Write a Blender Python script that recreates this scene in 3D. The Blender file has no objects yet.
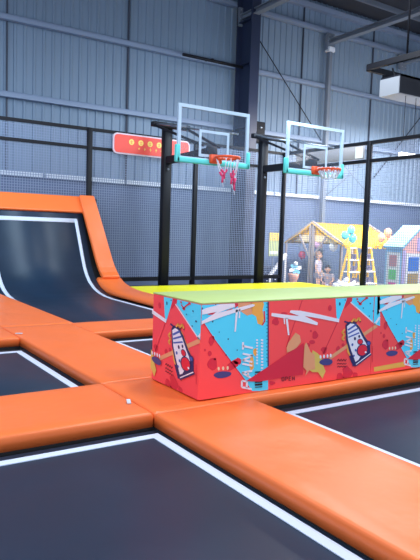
import bpy, bmesh, math, random
from mathutils import Vector, Matrix
random.seed(7)
S = 0.875                      # metres per layout unit
SC = bpy.context.scene
COL = SC.collection

# ------------------------------------------------------------ materials
def srgb(r, g, b):
    f = lambda c: (c/255/12.92) if c/255 <= .04045 else ((c/255+.055)/1.055)**2.4
    return (f(r), f(g), f(b), 1)
def mat(name, rgb, rough=.6, metal=0, spec=.5, bump=None, var=None, emit=None, trans=0, alpha=1, coat=0):
    m = bpy.data.materials.new(name); m.use_nodes = True
    nt = m.node_tree; b = nt.nodes['Principled BSDF']
    c = srgb(*rgb)
    b.inputs['Base Color'].default_value = c
    b.inputs['Roughness'].default_value = rough
    b.inputs['Metallic'].default_value = metal
    b.inputs['Specular IOR Level'].default_value = spec
    b.inputs['Transmission Weight'].default_value = trans
    b.inputs['Alpha'].default_value = alpha
    b.inputs['Coat Weight'].default_value = coat
    if emit:
        b.inputs['Emission Color'].default_value = srgb(*emit[0]); b.inputs['Emission Strength'].default_value = emit[1]
    if var or bump:
        tc = nt.nodes.new('ShaderNodeTexCoord')
    if var:
        n = nt.nodes.new('ShaderNodeTexNoise'); n.inputs['Scale'].default_value = var[0]; n.inputs['Detail'].default_value = 4
        mp = nt.nodes.new('ShaderNodeMapping'); mp.inputs['Scale'].default_value = var[2] if len(var) > 2 else (1, 1, 1)
        nt.links.new(tc.outputs['Object'], mp.inputs['Vector']); nt.links.new(mp.outputs['Vector'], n.inputs['Vector'])
        r = nt.nodes.new('ShaderNodeMapRange'); r.inputs['From Min'].default_value = .3; r.inputs['From Max'].default_value = .7
        r.inputs['To Min'].default_value = 1-var[1]; r.inputs['To Max'].default_value = 1+var[1]
        nt.links.new(n.outputs['Fac'], r.inputs['Value'])
        mx = nt.nodes.new('ShaderNodeMix'); mx.data_type = 'RGBA'; mx.blend_type = 'MULTIPLY'; mx.inputs['Factor'].default_value = 1
        mx.inputs['A'].default_value = c
        cb = nt.nodes.new('ShaderNodeCombineColor')
        for k in range(3): nt.links.new(r.outputs['Result'], cb.inputs[k])
        nt.links.new(cb.outputs['Color'], mx.inputs['B']); nt.links.new(mx.outputs['Result'], b.inputs['Base Color'])
    if bump:
        n2 = nt.nodes.new('ShaderNodeTexNoise'); n2.inputs['Scale'].default_value = bump[0]; n2.inputs['Detail'].default_value = 3
        mp2 = nt.nodes.new('ShaderNodeMapping'); mp2.inputs['Scale'].default_value = bump[2] if len(bump) > 2 else (1, 1, 1)
        nt.links.new(tc.outputs['Object'], mp2.inputs['Vector']); nt.links.new(mp2.outputs['Vector'], n2.inputs['Vector'])
        bp = nt.nodes.new('ShaderNodeBump'); bp.inputs['Strength'].default_value = bump[1]; bp.inputs['Distance'].default_value = .03
        nt.links.new(n2.outputs['Fac'], bp.inputs['Height']); nt.links.new(bp.outputs['Normal'], b.inputs['Normal'])
    return m

M = {}
M['orange'] = mat('orange vinyl', (243, 118, 56), .38, bump=(3.2, .28), var=(1.3, .04))
M['orange_dark'] = mat('orange vinyl seam', (222, 92, 34), .5)
M['yellow'] = mat('yellow vinyl', (232, 226, 18), .45, bump=(3, .2))
M['bed'] = mat('trampoline fabric', (26, 46, 68), .42, spec=.32, bump=(2.2, .12), var=(1.6, .12))
M['skirt'] = mat('black skirt', (12, 13, 17), .7)
M['line'] = mat('white webbing', (205, 217, 240), .6)
M['black'] = mat('black steel', (14, 17, 27), .6, spec=.3)
M['net'] = mat('net cord', (132, 146, 176), .8)
M['deck'] = mat('dark deck steel', (20, 21, 26), .7)
M['wall'] = mat('corrugated sheet', (116, 136, 160), .55, var=(.8, .05, (1, 1, .3)))
M['lower'] = mat('lower wall plaster', (90, 107, 140), .75, var=(1.2, .05))
M['seam'] = mat('dark sheet seam', (58, 66, 84), .6)
M['purlin'] = mat('purlin steel', (128, 144, 172), .5)
M['sill'] = mat('white sill', (206, 214, 228), .5)
M['roof'] = mat('roof sheet', (54, 59, 72), .7, var=(.6, .15, (.3, 2, 1)))
M['beam'] = mat('roof beam paint', (112, 122, 138), .5)
M['navy'] = mat('navy column paint', (36, 46, 74), .45, var=(1, .08))
M['floor'] = mat('hall floor', (150, 155, 165), .4, var=(.7, .08))
M['glass'] = mat('board acrylic', (120, 140, 165), .08, spec=.3, alpha=.1)
M['frame'] = mat('board frame', (178, 204, 228), .5)
M['teal'] = mat('turquoise padding', (92, 214, 214), .55)
M['rim'] = mat('orange rim', (226, 84, 42), .4)
M['cordw'] = mat('white cord', (205, 212, 228), .8)
M['cordp'] = mat('pink cord', (212, 60, 110), .8)
M['silver'] = mat('silver rod', (150, 158, 172), .3, metal=.8)
M['signred'] = mat('sign red', (240, 86, 76), .5)
M['signedge'] = mat('sign edge', (222, 206, 222), .5)
M['signyel'] = mat('sign yellow', (252, 226, 118), .5)
M['white'] = mat('white paint', (236, 238, 244), .5)
M['lamp'] = mat('lit tube', (255, 255, 255), .5, emit=((245, 250, 255), 5))
M['screen'] = mat('dark screen', (28, 30, 40), .35)
M['panel'] = mat('cream panel', (158, 154, 158), .6)
# print colours; side is the red with the left end's shade mixed in
for k, c in dict(red=(252, 80, 84), side=(246, 74, 88), blue=(80, 218, 255), crimson=(214, 40, 68), crimson2=(120, 24, 52), navy=(36, 40, 100),
                 navy2=(66, 66, 130), black_ink=(28, 28, 40), tan=(228, 160, 118), gold=(238, 172, 76), cream=(240, 214, 180), ink_white=(232, 232, 246),
                 lime2=(216, 190, 96), royal=(64, 92, 180), red2=(226, 36, 62), sand=(220, 180, 84)).items():
    M['p_'+k] = mat('print '+k, c, .42)
M['lime'] = mat('lime vinyl', (176, 198, 122), .45, bump=(3, .15))

# ------------------------------------------------------------ builders
class MB:
    def __init__(s): s.v = []; s.f = []; s.m = []; s.mats = []; s.cur = 0; s.sm = []
    def use(s, key):
        if key not in s.mats: s.mats.append(key)
        s.cur = s.mats.index(key); return s
    def face(s, idx, smooth=False): s.f.append(tuple(idx)); s.m.append(s.cur); s.sm.append(smooth)
    def box(s, x0, x1, y0, y1, z0, z1):
        b = len(s.v)
        s.v += [(x0,y0,z0),(x1,y0,z0),(x1,y1,z0),(x0,y1,z0),(x0,y0,z1),(x1,y0,z1),(x1,y1,z1),(x0,y1,z1)]
        for q in ((0,3,2,1),(4,5,6,7),(0,1,5,4),(1,2,6,5),(2,3,7,6),(3,0,4,7)): s.face([b+i for i in q])
        return s
    def rbox(s, x0, x1, y0, y1, z0, z1, r=.03, seg=3):
        bm = bmesh.new(); bmesh.ops.create_cube(bm, size=1)
        for v in bm.verts: v.co = Vector(((x0+x1)/2+v.co.x*(x1-x0), (y0+y1)/2+v.co.y*(y1-y0), (z0+z1)/2+v.co.z*(z1-z0)))
        bmesh.ops.bevel(bm, geom=bm.edges[:], offset=r, segments=seg, profile=.5, affect='EDGES')
        s.take(bm, True); return s
    def take(s, bm, smooth=False):
        b = len(s.v); bm.verts.index_update()
        s.v += [tuple(v.co) for v in bm.verts]
        for f in bm.faces: s.face([b+v.index for v in f.verts], smooth)
        bm.free()
    def tube(s, pts, r, n=8, closed=False, cap=True):
        pts = [Vector(p) for p in pts]; N = len(pts); b = len(s.v); prev = None
        for i, p in enumerate(pts):
            if closed: t = pts[(i+1) % N]-pts[i-1]
            else: t = pts[min(i+1, N-1)]-pts[max(i-1, 0)]
            t.normalize()
            if prev is None:
                a = Vector((0,0,1)) if abs(t.z) < .9 else Vector((1,0,0)); u = t.cross(a).normalized()
            else: u = (prev-t*prev.dot(t)).normalized()
            prev = u; w = t.cross(u); rr = r[i] if isinstance(r, (list, tuple)) else r
            for k in range(n):
                a = 2*math.pi*(k+.5)/n
                s.v.append(tuple(p+(u*math.cos(a)+w*math.sin(a))*rr))
        for i in range(N if closed else N-1):
            for k in range(n):
                s.face([b+i*n+k, b+i*n+(k+1) % n, b+((i+1) % N)*n+(k+1) % n, b+((i+1) % N)*n+k], n > 5)
        if cap and not closed:
            s.face([b+k for k in range(n)][::-1]); s.face([b+(N-1)*n+k for k in range(n)])
        return s
    def bar(s, p, q, w, d=None):
        # straight bar with a w x d section
        p, q = Vector(p), Vector(q); t = (q-p).normalized(); d = d or w
        a = Vector((0,0,1)) if abs(t.z) < .9 else Vector((0,1,0)); u = t.cross(a).normalized(); w2 = u.cross(t)
        b = len(s.v)
        for e in (p, q):
            for i, j in ((-1,-1),(1,-1),(1,1),(-1,1)): s.v.append(tuple(e+u*i*w/2+w2*j*d/2))
        for f in ((3,2,1,0),(4,5,6,7),(0,1,5,4),(1,2,6,5),(2,3,7,6),(3,0,4,7)): s.face([b+i for i in f])
        return s
    def prism(s, poly, lo, hi, axis='z'):
        # poly in the two other axes
        n = len(poly); b = len(s.v)
        for h in (lo, hi):
            for a, c in poly:
                s.v.append({'z': (a,c,h), 'y': (a,h,c), 'x': (h,a,c)}[axis])
        s.face([b+i for i in range(n)][::-1]); s.face([b+n+i for i in range(n)])
        for i in range(n): s.face([b+i, b+(i+1) % n, b+n+(i+1) % n, b+n+i])
        return s
    def ball(s, c, rx, ry=None, rz=None, u=16, v=10):
        ry = ry or rx; rz = rz or rx
        bm = bmesh.new(); bmesh.ops.create_uvsphere(bm, u_segments=u, v_segments=v, radius=1)
        for w in bm.verts: w.co = Vector((c[0]+w.co.x*rx, c[1]+w.co.y*ry, c[2]+w.co.z*rz))
        s.take(bm, True); return s
    def build(s, name, key=None, parent=None, base=None, fix=True):
        me = bpy.data.meshes.new(name)
        keys = s.mats if s.mats else [key]
        if parent is not None:
            r = parent
            while r.parent: r = r.parent
            org = Vector(r['_o'])
        elif base is not None: org = Vector(base)*S
        else:
            xs = [p[0] for p in s.v]; ys = [p[1] for p in s.v]; zs = [p[2] for p in s.v]
            org = Vector(((min(xs)+max(xs))/2, (min(ys)+max(ys))/2, min(zs)))*S
        me.from_pydata([tuple(Vector(p)*S-org) for p in s.v], [], s.f)
        for k in keys: me.materials.append(M[k])
        me.polygons.foreach_set('material_index', s.m); me.polygons.foreach_set('use_smooth', s.sm)
        if fix:
            bm = bmesh.new(); bm.from_mesh(me); bmesh.ops.recalc_face_normals(bm, faces=bm.faces[:]); bm.to_mesh(me); bm.free()
        me.update()
        o = bpy.data.objects.new(name, me); COL.objects.link(o)
        if parent is not None: o.parent = parent
        else: o.location = org; o['_o'] = tuple(org)
        return o

def thing(name, label, cat, loc, group=None):
    o = bpy.data.objects.new(name, None); COL.objects.link(o)
    o.location = Vector(loc)*S; o['_o'] = tuple(Vector(loc)*S); o.empty_display_size = .1
    o['label'] = label; o['category'] = cat
    if group: o['group'] = group
    return o
def tag(o, label, cat, group=None, kind=None):
    o['label'] = label; o['category'] = cat
    if group: o['group'] = group
    if kind: o['kind'] = kind
    return o
def struct(o, label=None):
    o['kind'] = 'structure'
    if label: o['label'] = label
    return o

# ------------------------------------------------------------ building shell
FZ = -.7
struct(MB().box(-8, 34, -8, 20.3, FZ-.1, FZ).build('floor', 'floor'), 'pale grey hall floor below the trampoline deck')

w = MB()
w.use('wall')
prof = []; x = -8.0; Y0 = 20.0
while x < 34:                       # trapezoid ribs
    prof += [(x, Y0), (x+.2, Y0), (x+.225, Y0-.04), (x+.285, Y0-.04), (x+.31, Y0)]; x += .31
b = len(w.v)
for (px, py) in prof: w.v += [(px, py, 3.3), (px, py, 11.6)]
for i in range(len(prof)-1): w.face([b+2*i, b+2*i+2, b+2*i+3, b+2*i+1])
w.use('lower'); w.box(-8, 34, 20.0, 20.3, FZ, 3.3)
w.use('seam')
for sx in (1.2, 5.32, 9.5, 17.6, 21.9, 26.0): w.box(sx-.02, sx+.02, 19.9, 19.96, 3.3, 11.2)
struct(w.build('wall_back', fix=False), 'blue grey corrugated hall wall over a plain lower band')
for i, z in enumerate((5.67, 8.02, 10.35)):
    q = MB(); q.rbox(-8, 34, 19.72, 19.95, z-.09, z+.09, .02, 1); q.box(-8, 34, 19.70, 19.72, z-.09, z-.03)
    struct(q.build('trim_%d' % (i+1), 'purlin'))
q = MB()
for a, c in ((-8, 1), (1.05, 6.45), (6.55, 9.4), (9.5, 14.1), (14.45, 16.2), (16.3, 24.5), (24.6, 34)): q.box(a, c, 19.78, 20.0, 3.17, 3.3)
struct(q.build('trim_4', 'sill'), 'narrow white sill where the corrugated wall starts')
struct(MB().box(33.8, 34, -8, 20.3, FZ, 11.6).build('wall_right', 'wall'))
q = MB(); q.box(-8, 34, 19.75, 20.0, 11.1, 11.3); struct(q.build('trim_5', 'purlin'), 'grey eaves beam along the top of the back wall')
r = MB(); r.use('roof')
r.prism([(20.3, 11.5), (-8, 13.6), (-8, 13.75), (20.3, 11.65)], -8, 34, 'x')
struct(r.build('ceiling', 'roof'), 'dark grey ribbed roof sheeting')
rn = 6
for k in range(8):
    yy = 18.6-k*1.6; zz = 11.5+(20.3-yy)*.0742-.12
    struct(MB().box(-8, 34, yy-.06, yy+.06, zz-.1, zz+.1).build('trim_%d' % rn, 'beam'), 'light steel roof purlin, %s from the back wall' % ('first','second','third','fourth','fifth','sixth','seventh','eighth')[k]); rn += 1

def beam(xc, lab, key):
    t = thing('roof_beam', lab, 'beam', (xc, 19.8, 9.65), 'roof beams over the hall')
    m = MB(); f = lambda y: 9.75+(20-y)*.012
    for (w2, z0, z1) in ((.13, -.02, .02), (.03, .02, .16), (.13, .16, .19)):
        m.prism([(-7.5, f(-7.5)+z0), (19.7, f(19.7)+z0), (19.7, f(19.7)+z1), (-7.5, f(-7.5)+z1)], xc-w2, xc+w2, 'x')
    m.build('beam_section', key, t)
    p = MB(); p.box(xc-.2, xc+.2, 19.55, 19.7, 9.5, 10.2)
    p.build('end_plate', key, t)
    for dz in (.1, .25, .42, .58):
        for dx in (-.12, .12): MB().ball((xc+dx, 19.53, 9.52+dz), .03, u=8, v=6).build('bolt', 'silver', t)
beam(14.16, 'pale roof beam meeting the top of the thick navy column', 'beam')
beam(18.85, 'pale roof beam running out from the thin grey wall post', 'beam')
beam(23.6, 'pale roof beam furthest right under the dark roof', 'beam')

t = thing('steel_column', 'thick dark navy steel column against the corrugated wall', 'column', (14.16, 19.3, FZ))
c = MB()
c.box(13.96, 14.38, 18.72, 18.78, FZ, 11.2); c.box(13.96, 14.38, 19.62, 19.68, FZ, 11.2); c.box(14.14, 14.20, 18.78, 19.62, FZ, 11.2)
c.build('column_section', 'navy', t)
c = MB(); c.box(13.82, 14.52, 18.6, 18.72, FZ, FZ+.1); c.box(13.82, 14.52, 18.6, 19.7, FZ, FZ+.06); c.build('base_plate', 'navy', t)
c = MB()
for z in (5.6, 8.0, 9.6): MB().box(13.96, 14.38, 18.78, 19.62, z-.02, z+.02).build('stiffener', 'navy', t)
t = thing('junction_box', 'small black box fixed to the right of the navy column', 'box', (14.6, 18.85, 5.05))
MB().rbox(14.4, 14.82, 18.75, 19.05, 5.05, 5.85, .03).build('box_body', 'black', t)
for z in (5.25, 5.62): MB().ball((14.6, 18.74, z), .05).build('fixing_bolt', 'silver', t)

t = thing('wall_post', 'thin pale grey post on the back wall behind the right backboard', 'post', (18.85, 19.6, FZ))
MB().rbox(18.76, 18.94, 19.5, 19.72, FZ, 9.6, .03).build('post_tube', 'beam', t)
MB().rbox(18.68, 19.02, 19.45, 19.72, 9.42, 9.62, .02).build('cap_bracket', 'sill', t)
t = thing('wall_pipe', 'dark horizontal pipe meeting the left side of the navy column', 'pipe', (12.6, 19.2, 7.9))
MB().tube([(11.3, 19.2, 7.86), (13.95, 19.2, 7.86)], .055).build('pipe_run', 'black', t)
MB().bar((12.6, 19.2, 7.92), (12.6, 19.72, 7.98), .06).build('bracket', 'black', t)
def rod(a, b_, r, lab, key='black'):
    m = MB().tube([a, b_], r, 8)
    for e in (a, b_): m.ball(e, r*2.0, u=8, v=6)
    tag(m.build('brace_rod', key), lab, 'brace rod', 'diagonal brace rods on the back wall')
rod((14.5, 19.7, 9.8), (18.65, 19.7, 5.7), .02, 'dark diagonal brace rod running down right from the navy column')
rod((19.0, 19.6, 5.45), (22.0, 19.6, 3.35), .022, 'thin diagonal brace rod falling right beyond the right backboard', 'beam')
rod((19.0, 19.52, 3.35), (22.0, 19.52, 5.45), .022, 'thin diagonal brace rod rising right beyond the right backboard', 'beam')
rod((22.3, 19.8, 4.4), (26.5, 19.8, 8.7), .02, 'dark diagonal brace rod rising to the right edge of the picture')

# ------------------------------------------------------------ trampoline deck
d = MB()
CELLS = [(-2.4, 2.5, -.9, 4.57), (3.58, 9.2, -.9, 4.57), (-2.4, 2.5, 5.72, 8.6), (3.62, 7.6, 5.72, 8.6), (3.7, 6.15, 9.6, 14.2),
         (7.6, 10.0, 9.65, 13.35), (10.6, 13.0, 9.65, 13.35)]
for r_ in [(-3, 3.7, 13.36, 16.5), (6.62, 13.7, 13.36, 16.5), (2.5, 3.58, -1.5, 13.4), (-3, 13.7, 4.57, 5.72), (-3, 13.7, 8.6, 9.6), (6.15, 7.6, 9.6, 13.36), (10, 10.6, 9.6, 13.36), (13, 13.7, 9.6, 13.36), (-3, 2.5, 9.6, 13.4),
           (-3, -2.4, -1.5, 8.6), (-3, 10.3, -1.5, -.9), (9.2, 10.3, -.9, 4.57), (7.6, 13.7, 5.72, 8.6)]:
    d.box(r_[0], r_[1], r_[2], r_[3], FZ, -.131)
struct(d.build('floor', 'deck', base=(5, 7, FZ)), 'dark raised steel deck carrying the trampolines and pads')

def pad(name, lab, cat, key, x0, x1, y0, y1, grp, z0=-.13, z1=0, seams=None, tab=None, rad=.028):
    t = thing(name, lab, cat, ((x0+x1)/2, (y0+y1)/2, z0), grp)
    g = .004
    bm = bmesh.new(); nx = max(2, int((x1-x0)/.16)); ny = max(2, int((y1-y0)/.16))
    # softly bulging upholstered top, rounded at all four edges
    m = MB(); X = [x0+g, x0+g+rad*.3, x0+g+rad]+[x0+rad+(x1-x0-2*rad)*i/nx for i in range(1, nx)]+[x1-g-rad, x1-g-rad*.3, x1-g]
    Yv = [y0+g, y0+g+rad*.3, y0+g+rad]+[y0+rad+(y1-y0-2*rad)*i/ny for i in range(1, ny)]+[y1-g-rad, y1-g-rad*.3, y1-g]
    def drop(i, n): return {0: rad, 1: rad*.33, 2: 0}.get(min(i, n-1-i), 0)
    rr = random.Random(int(x0*100+y0*37))
    ph = [rr.uniform(0, 6.28) for _ in range(6)]
    for j, yy in enumerate(Yv):
        for i, xx in enumerate(X):
            dz = max(drop(i, len(X)), drop(j, len(Yv)))
            edge = min(xx-x0, x1-xx, yy-y0, y1-yy)
            wob = .005*(math.sin(xx*4.1+ph[0]+1.3*math.sin(yy*2.2+ph[1]))+math.sin(yy*5.3+ph[2]+xx*1.7)+.5*math.sin((xx+yy)*9+ph[3]))*min(1, edge/.15)-.006*min(1, edge/.15)*2
            m.v.append((xx, yy, z1-dz+wob))
    nX = len(X); nY = len(Yv)
    for j in range(nY-1):
        for i in range(nX-1): m.face([j*nX+i, j*nX+i+1, (j+1)*nX+i+1, (j+1)*nX+i], True)
    ring = [i for i in range(nX)]+[j*nX+nX-1 for j in range(1, nY)]+[(nY-1)*nX+i for i in range(nX-2, -1, -1)]+[j*nX for j in range(nY-2, 0, -1)]
    bidx = len(m.v)
    for k in ring: vx, vy, vz = m.v[k]; m.v.append((vx, vy, z0))
    L = len(ring)
    for k in range(L): m.face([ring[k], bidx+k, bidx+(k+1) % L, ring[(k+1) % L]], True)
    m.face([bidx+k for k in range(L)])
    bm.free()
    m.build('cushion', key, t)
    if seams:
        for (a, b_, c_, d_) in seams:
            MB().box(a, b_, c_, d_, z1-.004, z1+.006).build('cover_seam', 'orange_dark', t)
    if tab:
        for (tx, ty, an) in tab:
            MB().bar((tx-.05*math.cos(an), ty-.05*math.sin(an), z1+.006), (tx+.05*math.cos(an), ty+.05*math.sin(an), z1+.012), .035, .012).build('velcro_tab', 'sill', t)
    return t
G1 = 'orange edge pads between the trampolines'
pad('edge_pad', 'long orange vinyl pad running from the box to the bottom right corner', 'pad', 'orange', 2.5, 3.58, -1.5, 4.57, G1)
pad('edge_pad', 'wide orange vinyl pad crossing the left side of the picture beside the patterned box', 'pad', 'orange', -3, 2.5, 4.57, 5.72, G1, tab=[(2.44, 4.95, 1.2)])
pad('edge_pad', 'orange vinyl pad under the patterned boxes, running to the right edge', 'pad', 'orange', 2.505, 10.3, 4.57, 5.72, G1)
pad('edge_pad', 'orange vinyl pad between the small left trampoline and the box, leading away', 'pad', 'orange', 2.5, 3.62, 5.72, 9.6, G1, tab=[(2.56, 8.86, -.7)])
pad('edge_pad', 'short orange vinyl pad at the left edge, in front of the curved trampoline', 'pad', 'orange', -3, 2.5, 8.6, 9.6, G1)
pad('edge_pad', 'orange vinyl pad leading to the far left beside the curved trampoline', 'pad', 'orange', 2.5, 3.7, 9.6, 16.0, G1)
pad('edge_pad', 'orange vinyl pad crossing the foot of the curved trampoline behind the box', 'pad', 'orange', 3.62, 7.6, 8.6, 9.6, G1)
G2 = 'yellow pads around the basketball lanes'
pad('lane_pad', 'long yellow vinyl pad across the foot of the basketball posts', 'pad', 'yellow', 7.1, 13.7, 13.36, 15.12, G2)
pad('lane_pad', 'yellow vinyl pad between the two basketball lanes behind the box', 'pad', 'yellow', 10.0, 10.6, 9.65, 13.35, G2)
pad('lane_pad', 'yellow vinyl pad along the right side of the right basketball lane', 'pad', 'yellow', 13.0, 13.7, 9.65, 13.35, G2)

def trampoline(lab, x0, x1, y0, y1, li, lw=.085, grp='flat trampoline beds', z=-.14):
    t = thing('trampoline', lab, 'trampoline', ((x0+x1)/2, (y0+y1)/2, FZ), grp)
    MB().box(x0, x1, y0, y1, z-.05, z-.03).build('spring_skirt', 'skirt', t)
    for (a, b_) in ((x0+.02, y0+.02), (x1-.1, y0+.02), (x0+.02, y1-.1), (x1-.1, y1-.1)): MB().box(a, a+.08, b_, b_+.08, FZ, z-.05).build('support_leg', 'deck', t)
    l0, l1, l2, l3 = li
    e = .10
    m = MB(); m.rbox(l0-e, l1+e, l2-e, l3+e, z-.03, z+.0, .008, 1); m.build('jump_bed', 'bed', t)
    m = MB(); zt = z+.001
    m.box(l0, l1, l3-lw, l3, zt, zt+.006); m.box(l0, l1, l2, l2+lw, zt, zt+.006)
    m.box(l0, l0+lw, l2+lw, l3-lw, zt, zt+.006); m.box(l1-lw, l1, l2+lw, l3-lw, zt, zt+.006)
    m.build('boundary_line', 'line', t)
trampoline('large dark trampoline bed filling the bottom left foreground', -2.4, 2.5, -.9, 4.57, (-2.1, 2.46, -.6, 4.42))
trampoline('dark trampoline bed at the lower right, in front of the boxes', 3.58, 9.2, -.9, 4.57, (3.8, 9.0, -.6, 4.38))
trampoline('small dark trampoline bed at the left edge between two orange pads', -2.4, 2.5, 5.72, 8.6, (-2.1, 2.43, 5.95, 8.3))
trampoline('dark trampoline bed mostly hidden behind the left end of the box', 3.62, 7.6, 5.72, 8.6, (3.84, 7.3, 5.95, 8.4))
trampoline('dark lane bed below the left basketball board', 7.6, 10.0, 9.65, 13.35, (7.85, 9.8, 9.9, 13.1))
trampoline('dark lane bed below the right basketball board', 10.6, 13.0, 9.65, 13.35, (10.85, 12.8, 9.9, 13.1))

# curved wall trampoline
PR = [(9.62, -.13), (11, -.13), (12.5, -.13), (13.4, -.13), (13.9, -.11), (14.3, -.06), (14.64, .03), (14.92, .16), (15.14, .33), (15.32, .55), (15.46, .8), (15.6, 1.07), (15.75, 1.35), (15.9, 1.63), (16.05, 1.9), (16.2, 2.17), (16.34, 2.42)]
def sample(y):
    for (a, za), (b_, zb) in zip(PR, PR[1:]):
        if y <= b_: return za+(zb-za)*(y-a)/(b_-a)
    return PR[-1][1]
def ribbon(xa, xb, ys, off, th, ta=0, tb=0):
    # strip that follows the curved profile, raised by off and th thick
    m = MB(); pts = []
    for i, y in enumerate(ys):
        z = sample(y); e = .03; dy, dz = 2*e, sample(min(y+e, 16.34))-sample(max(y-e, 9.62)); l = math.hypot(dy, dz); ny, nz = -dz/l, dy/l
        pts.append((y, z, ny, nz))
    for (y, z, ny, nz) in pts:
        A, B = xa-ta*max(0, z), xb-tb*max(0, z); m.v += [(A, y+ny*off, z+nz*off), (B, y+ny*off, z+nz*off), (B, y+ny*(off+th), z+nz*(off+th)), (A, y+ny*(off+th), z+nz*(off+th))]
    for i in range(len(pts)-1):
        for k in range(4): m.face([4*i+k, 4*i+(k+1) % 4, 4*i+4+(k+1) % 4, 4*i+4+k], True if k in (0, 2) else False)
    n = len(pts)-1
    m.face([3, 2, 1, 0]); m.face([4*n, 4*n+1, 4*n+2, 4*n+3])
    return m
def rng(a, b_, n): return [a+(b_-a)*i/n for i in range(n+1)]
t = thing('curved_trampoline', 'dark trampoline sweeping up into a tall curved wall at the left', 'trampoline', (5, 13, FZ))
ribbon(3.72, 6.36, rng(9.75, 16.3, 60), -.02, .02).build('jump_bed', 'bed', t)
ribbon(3.70, 6.6, rng(9.65, 16.33, 60), -.06, .02).build('spring_skirt', 'skirt', t)
lm = ribbon(6.1, 6.19, rng(9.9, 16.0, 70), 0, .008, .0, .0)
for a in (ribbon(3.82, 3.92, rng(9.9, 16.0, 70), 0, .008), ribbon(3.94, 6.1, rng(15.94, 16.0, 3), 0, .008), ribbon(3.94, 6.16, rng(9.9, 10.0, 2), 0, .008)):
    b = len(lm.v); lm.v += a.v
    for f, s_ in zip(a.f, a.sm): lm.face([b+i for i in f], s_)
lm.build('boundary_line', 'line', t)
for xx in (3.8, 5.1, 6.9): MB().bar((xx, 16.46, FZ), (xx, 16.46, 2.4), .07).build('support_post', 'black', t)

def curved_pad(lab, xa, xb, ys, off, th):
    t = thing('edge_pad', lab, 'pad', ((xa+xb)/2, 15.2, -.1), 'orange pads framing the curved trampoline')
    o = ribbon(xa, xb, ys, off, th, .08, .1).build('cushion', 'orange', t)
    for p in o.data.polygons: p.use_smooth = False
    bv = o.modifiers.new('soft edge', 'BEVEL'); bv.width = .04; bv.segments = 3; bv.limit_method = 'ANGLE'; bv.angle_limit = math.radians(50)
    return t
curved_pad('steep orange pad edging the right side of the curved trampoline wall', 6.52, 7.02, rng(14.95, 16.33, 10), .01, .14)
# top pad: leaning cushion along the head of the wall
t = thing('edge_pad', 'orange pad along the top of the curved trampoline wall', 'pad', (5, 16.3, 1.95), 'orange pads framing the curved trampoline')
m = MB(); m.prism([(16.02, 2.0), (16.16, 1.93), (16.5, 2.38), (16.34, 2.46)], 2.6, 6.8, 'x')
o = m.build('cushion', 'orange', t); bv = o.modifiers.new('soft edge', 'BEVEL'); bv.width = .04; bv.segments = 3
# flat pad right of the curved bed, with a rounded and slightly raised far end
t = thing('edge_pad', 'orange pad curving along the right foot of the wall trampoline', 'pad', (6.7, 12, -.1), 'orange pads framing the curved trampoline')
inn = [(9.62, 6.24), (11, 6.27), (12.5, 6.3), (13.6, 6.33), (14.4, 6.35), (15.0, 6.36)]
m = MB()
def xi(y):
    for (a, xa), (b_, xb) in zip(inn, inn[1:]):
        if y <= b_: return xa+(xb-xa)*(y-a)/(b_-a)
    return inn[-1][1]
ysr = rng(9.62, 15.0, 40)
for y in ysr:
    zt = max(0.02, sample(min(y, 15.0))*.75+.11)
    if y < 13: zt = 0.01
    else: zt = .01+(zt-.01)*min(1, (y-13)/1.0)
    zb = -.1 if y < 14.3 else -.1+(y-14.3)*.12
    x0_, x1_ = xi(y), 7.09
    m.v += [(x0_, y, zb), (x1_, y, zb), (x1_, y, zt-.05), (x1_-.05, y, zt), (x0_+.05, y, zt), (x0_, y, zt-.05)]
for i in range(len(ysr)-1):
    for k in range(6): m.face([6*i+k, 6*i+(k+1) % 6, 6*i+6+(k+1) % 6, 6*i+6+k], True)
m.face([5, 4, 3, 2, 1, 0]); n = 6*(len(ysr)-1); m.face([n+k for k in range(6)])
m.build('cushion', 'orange', t)

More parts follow.
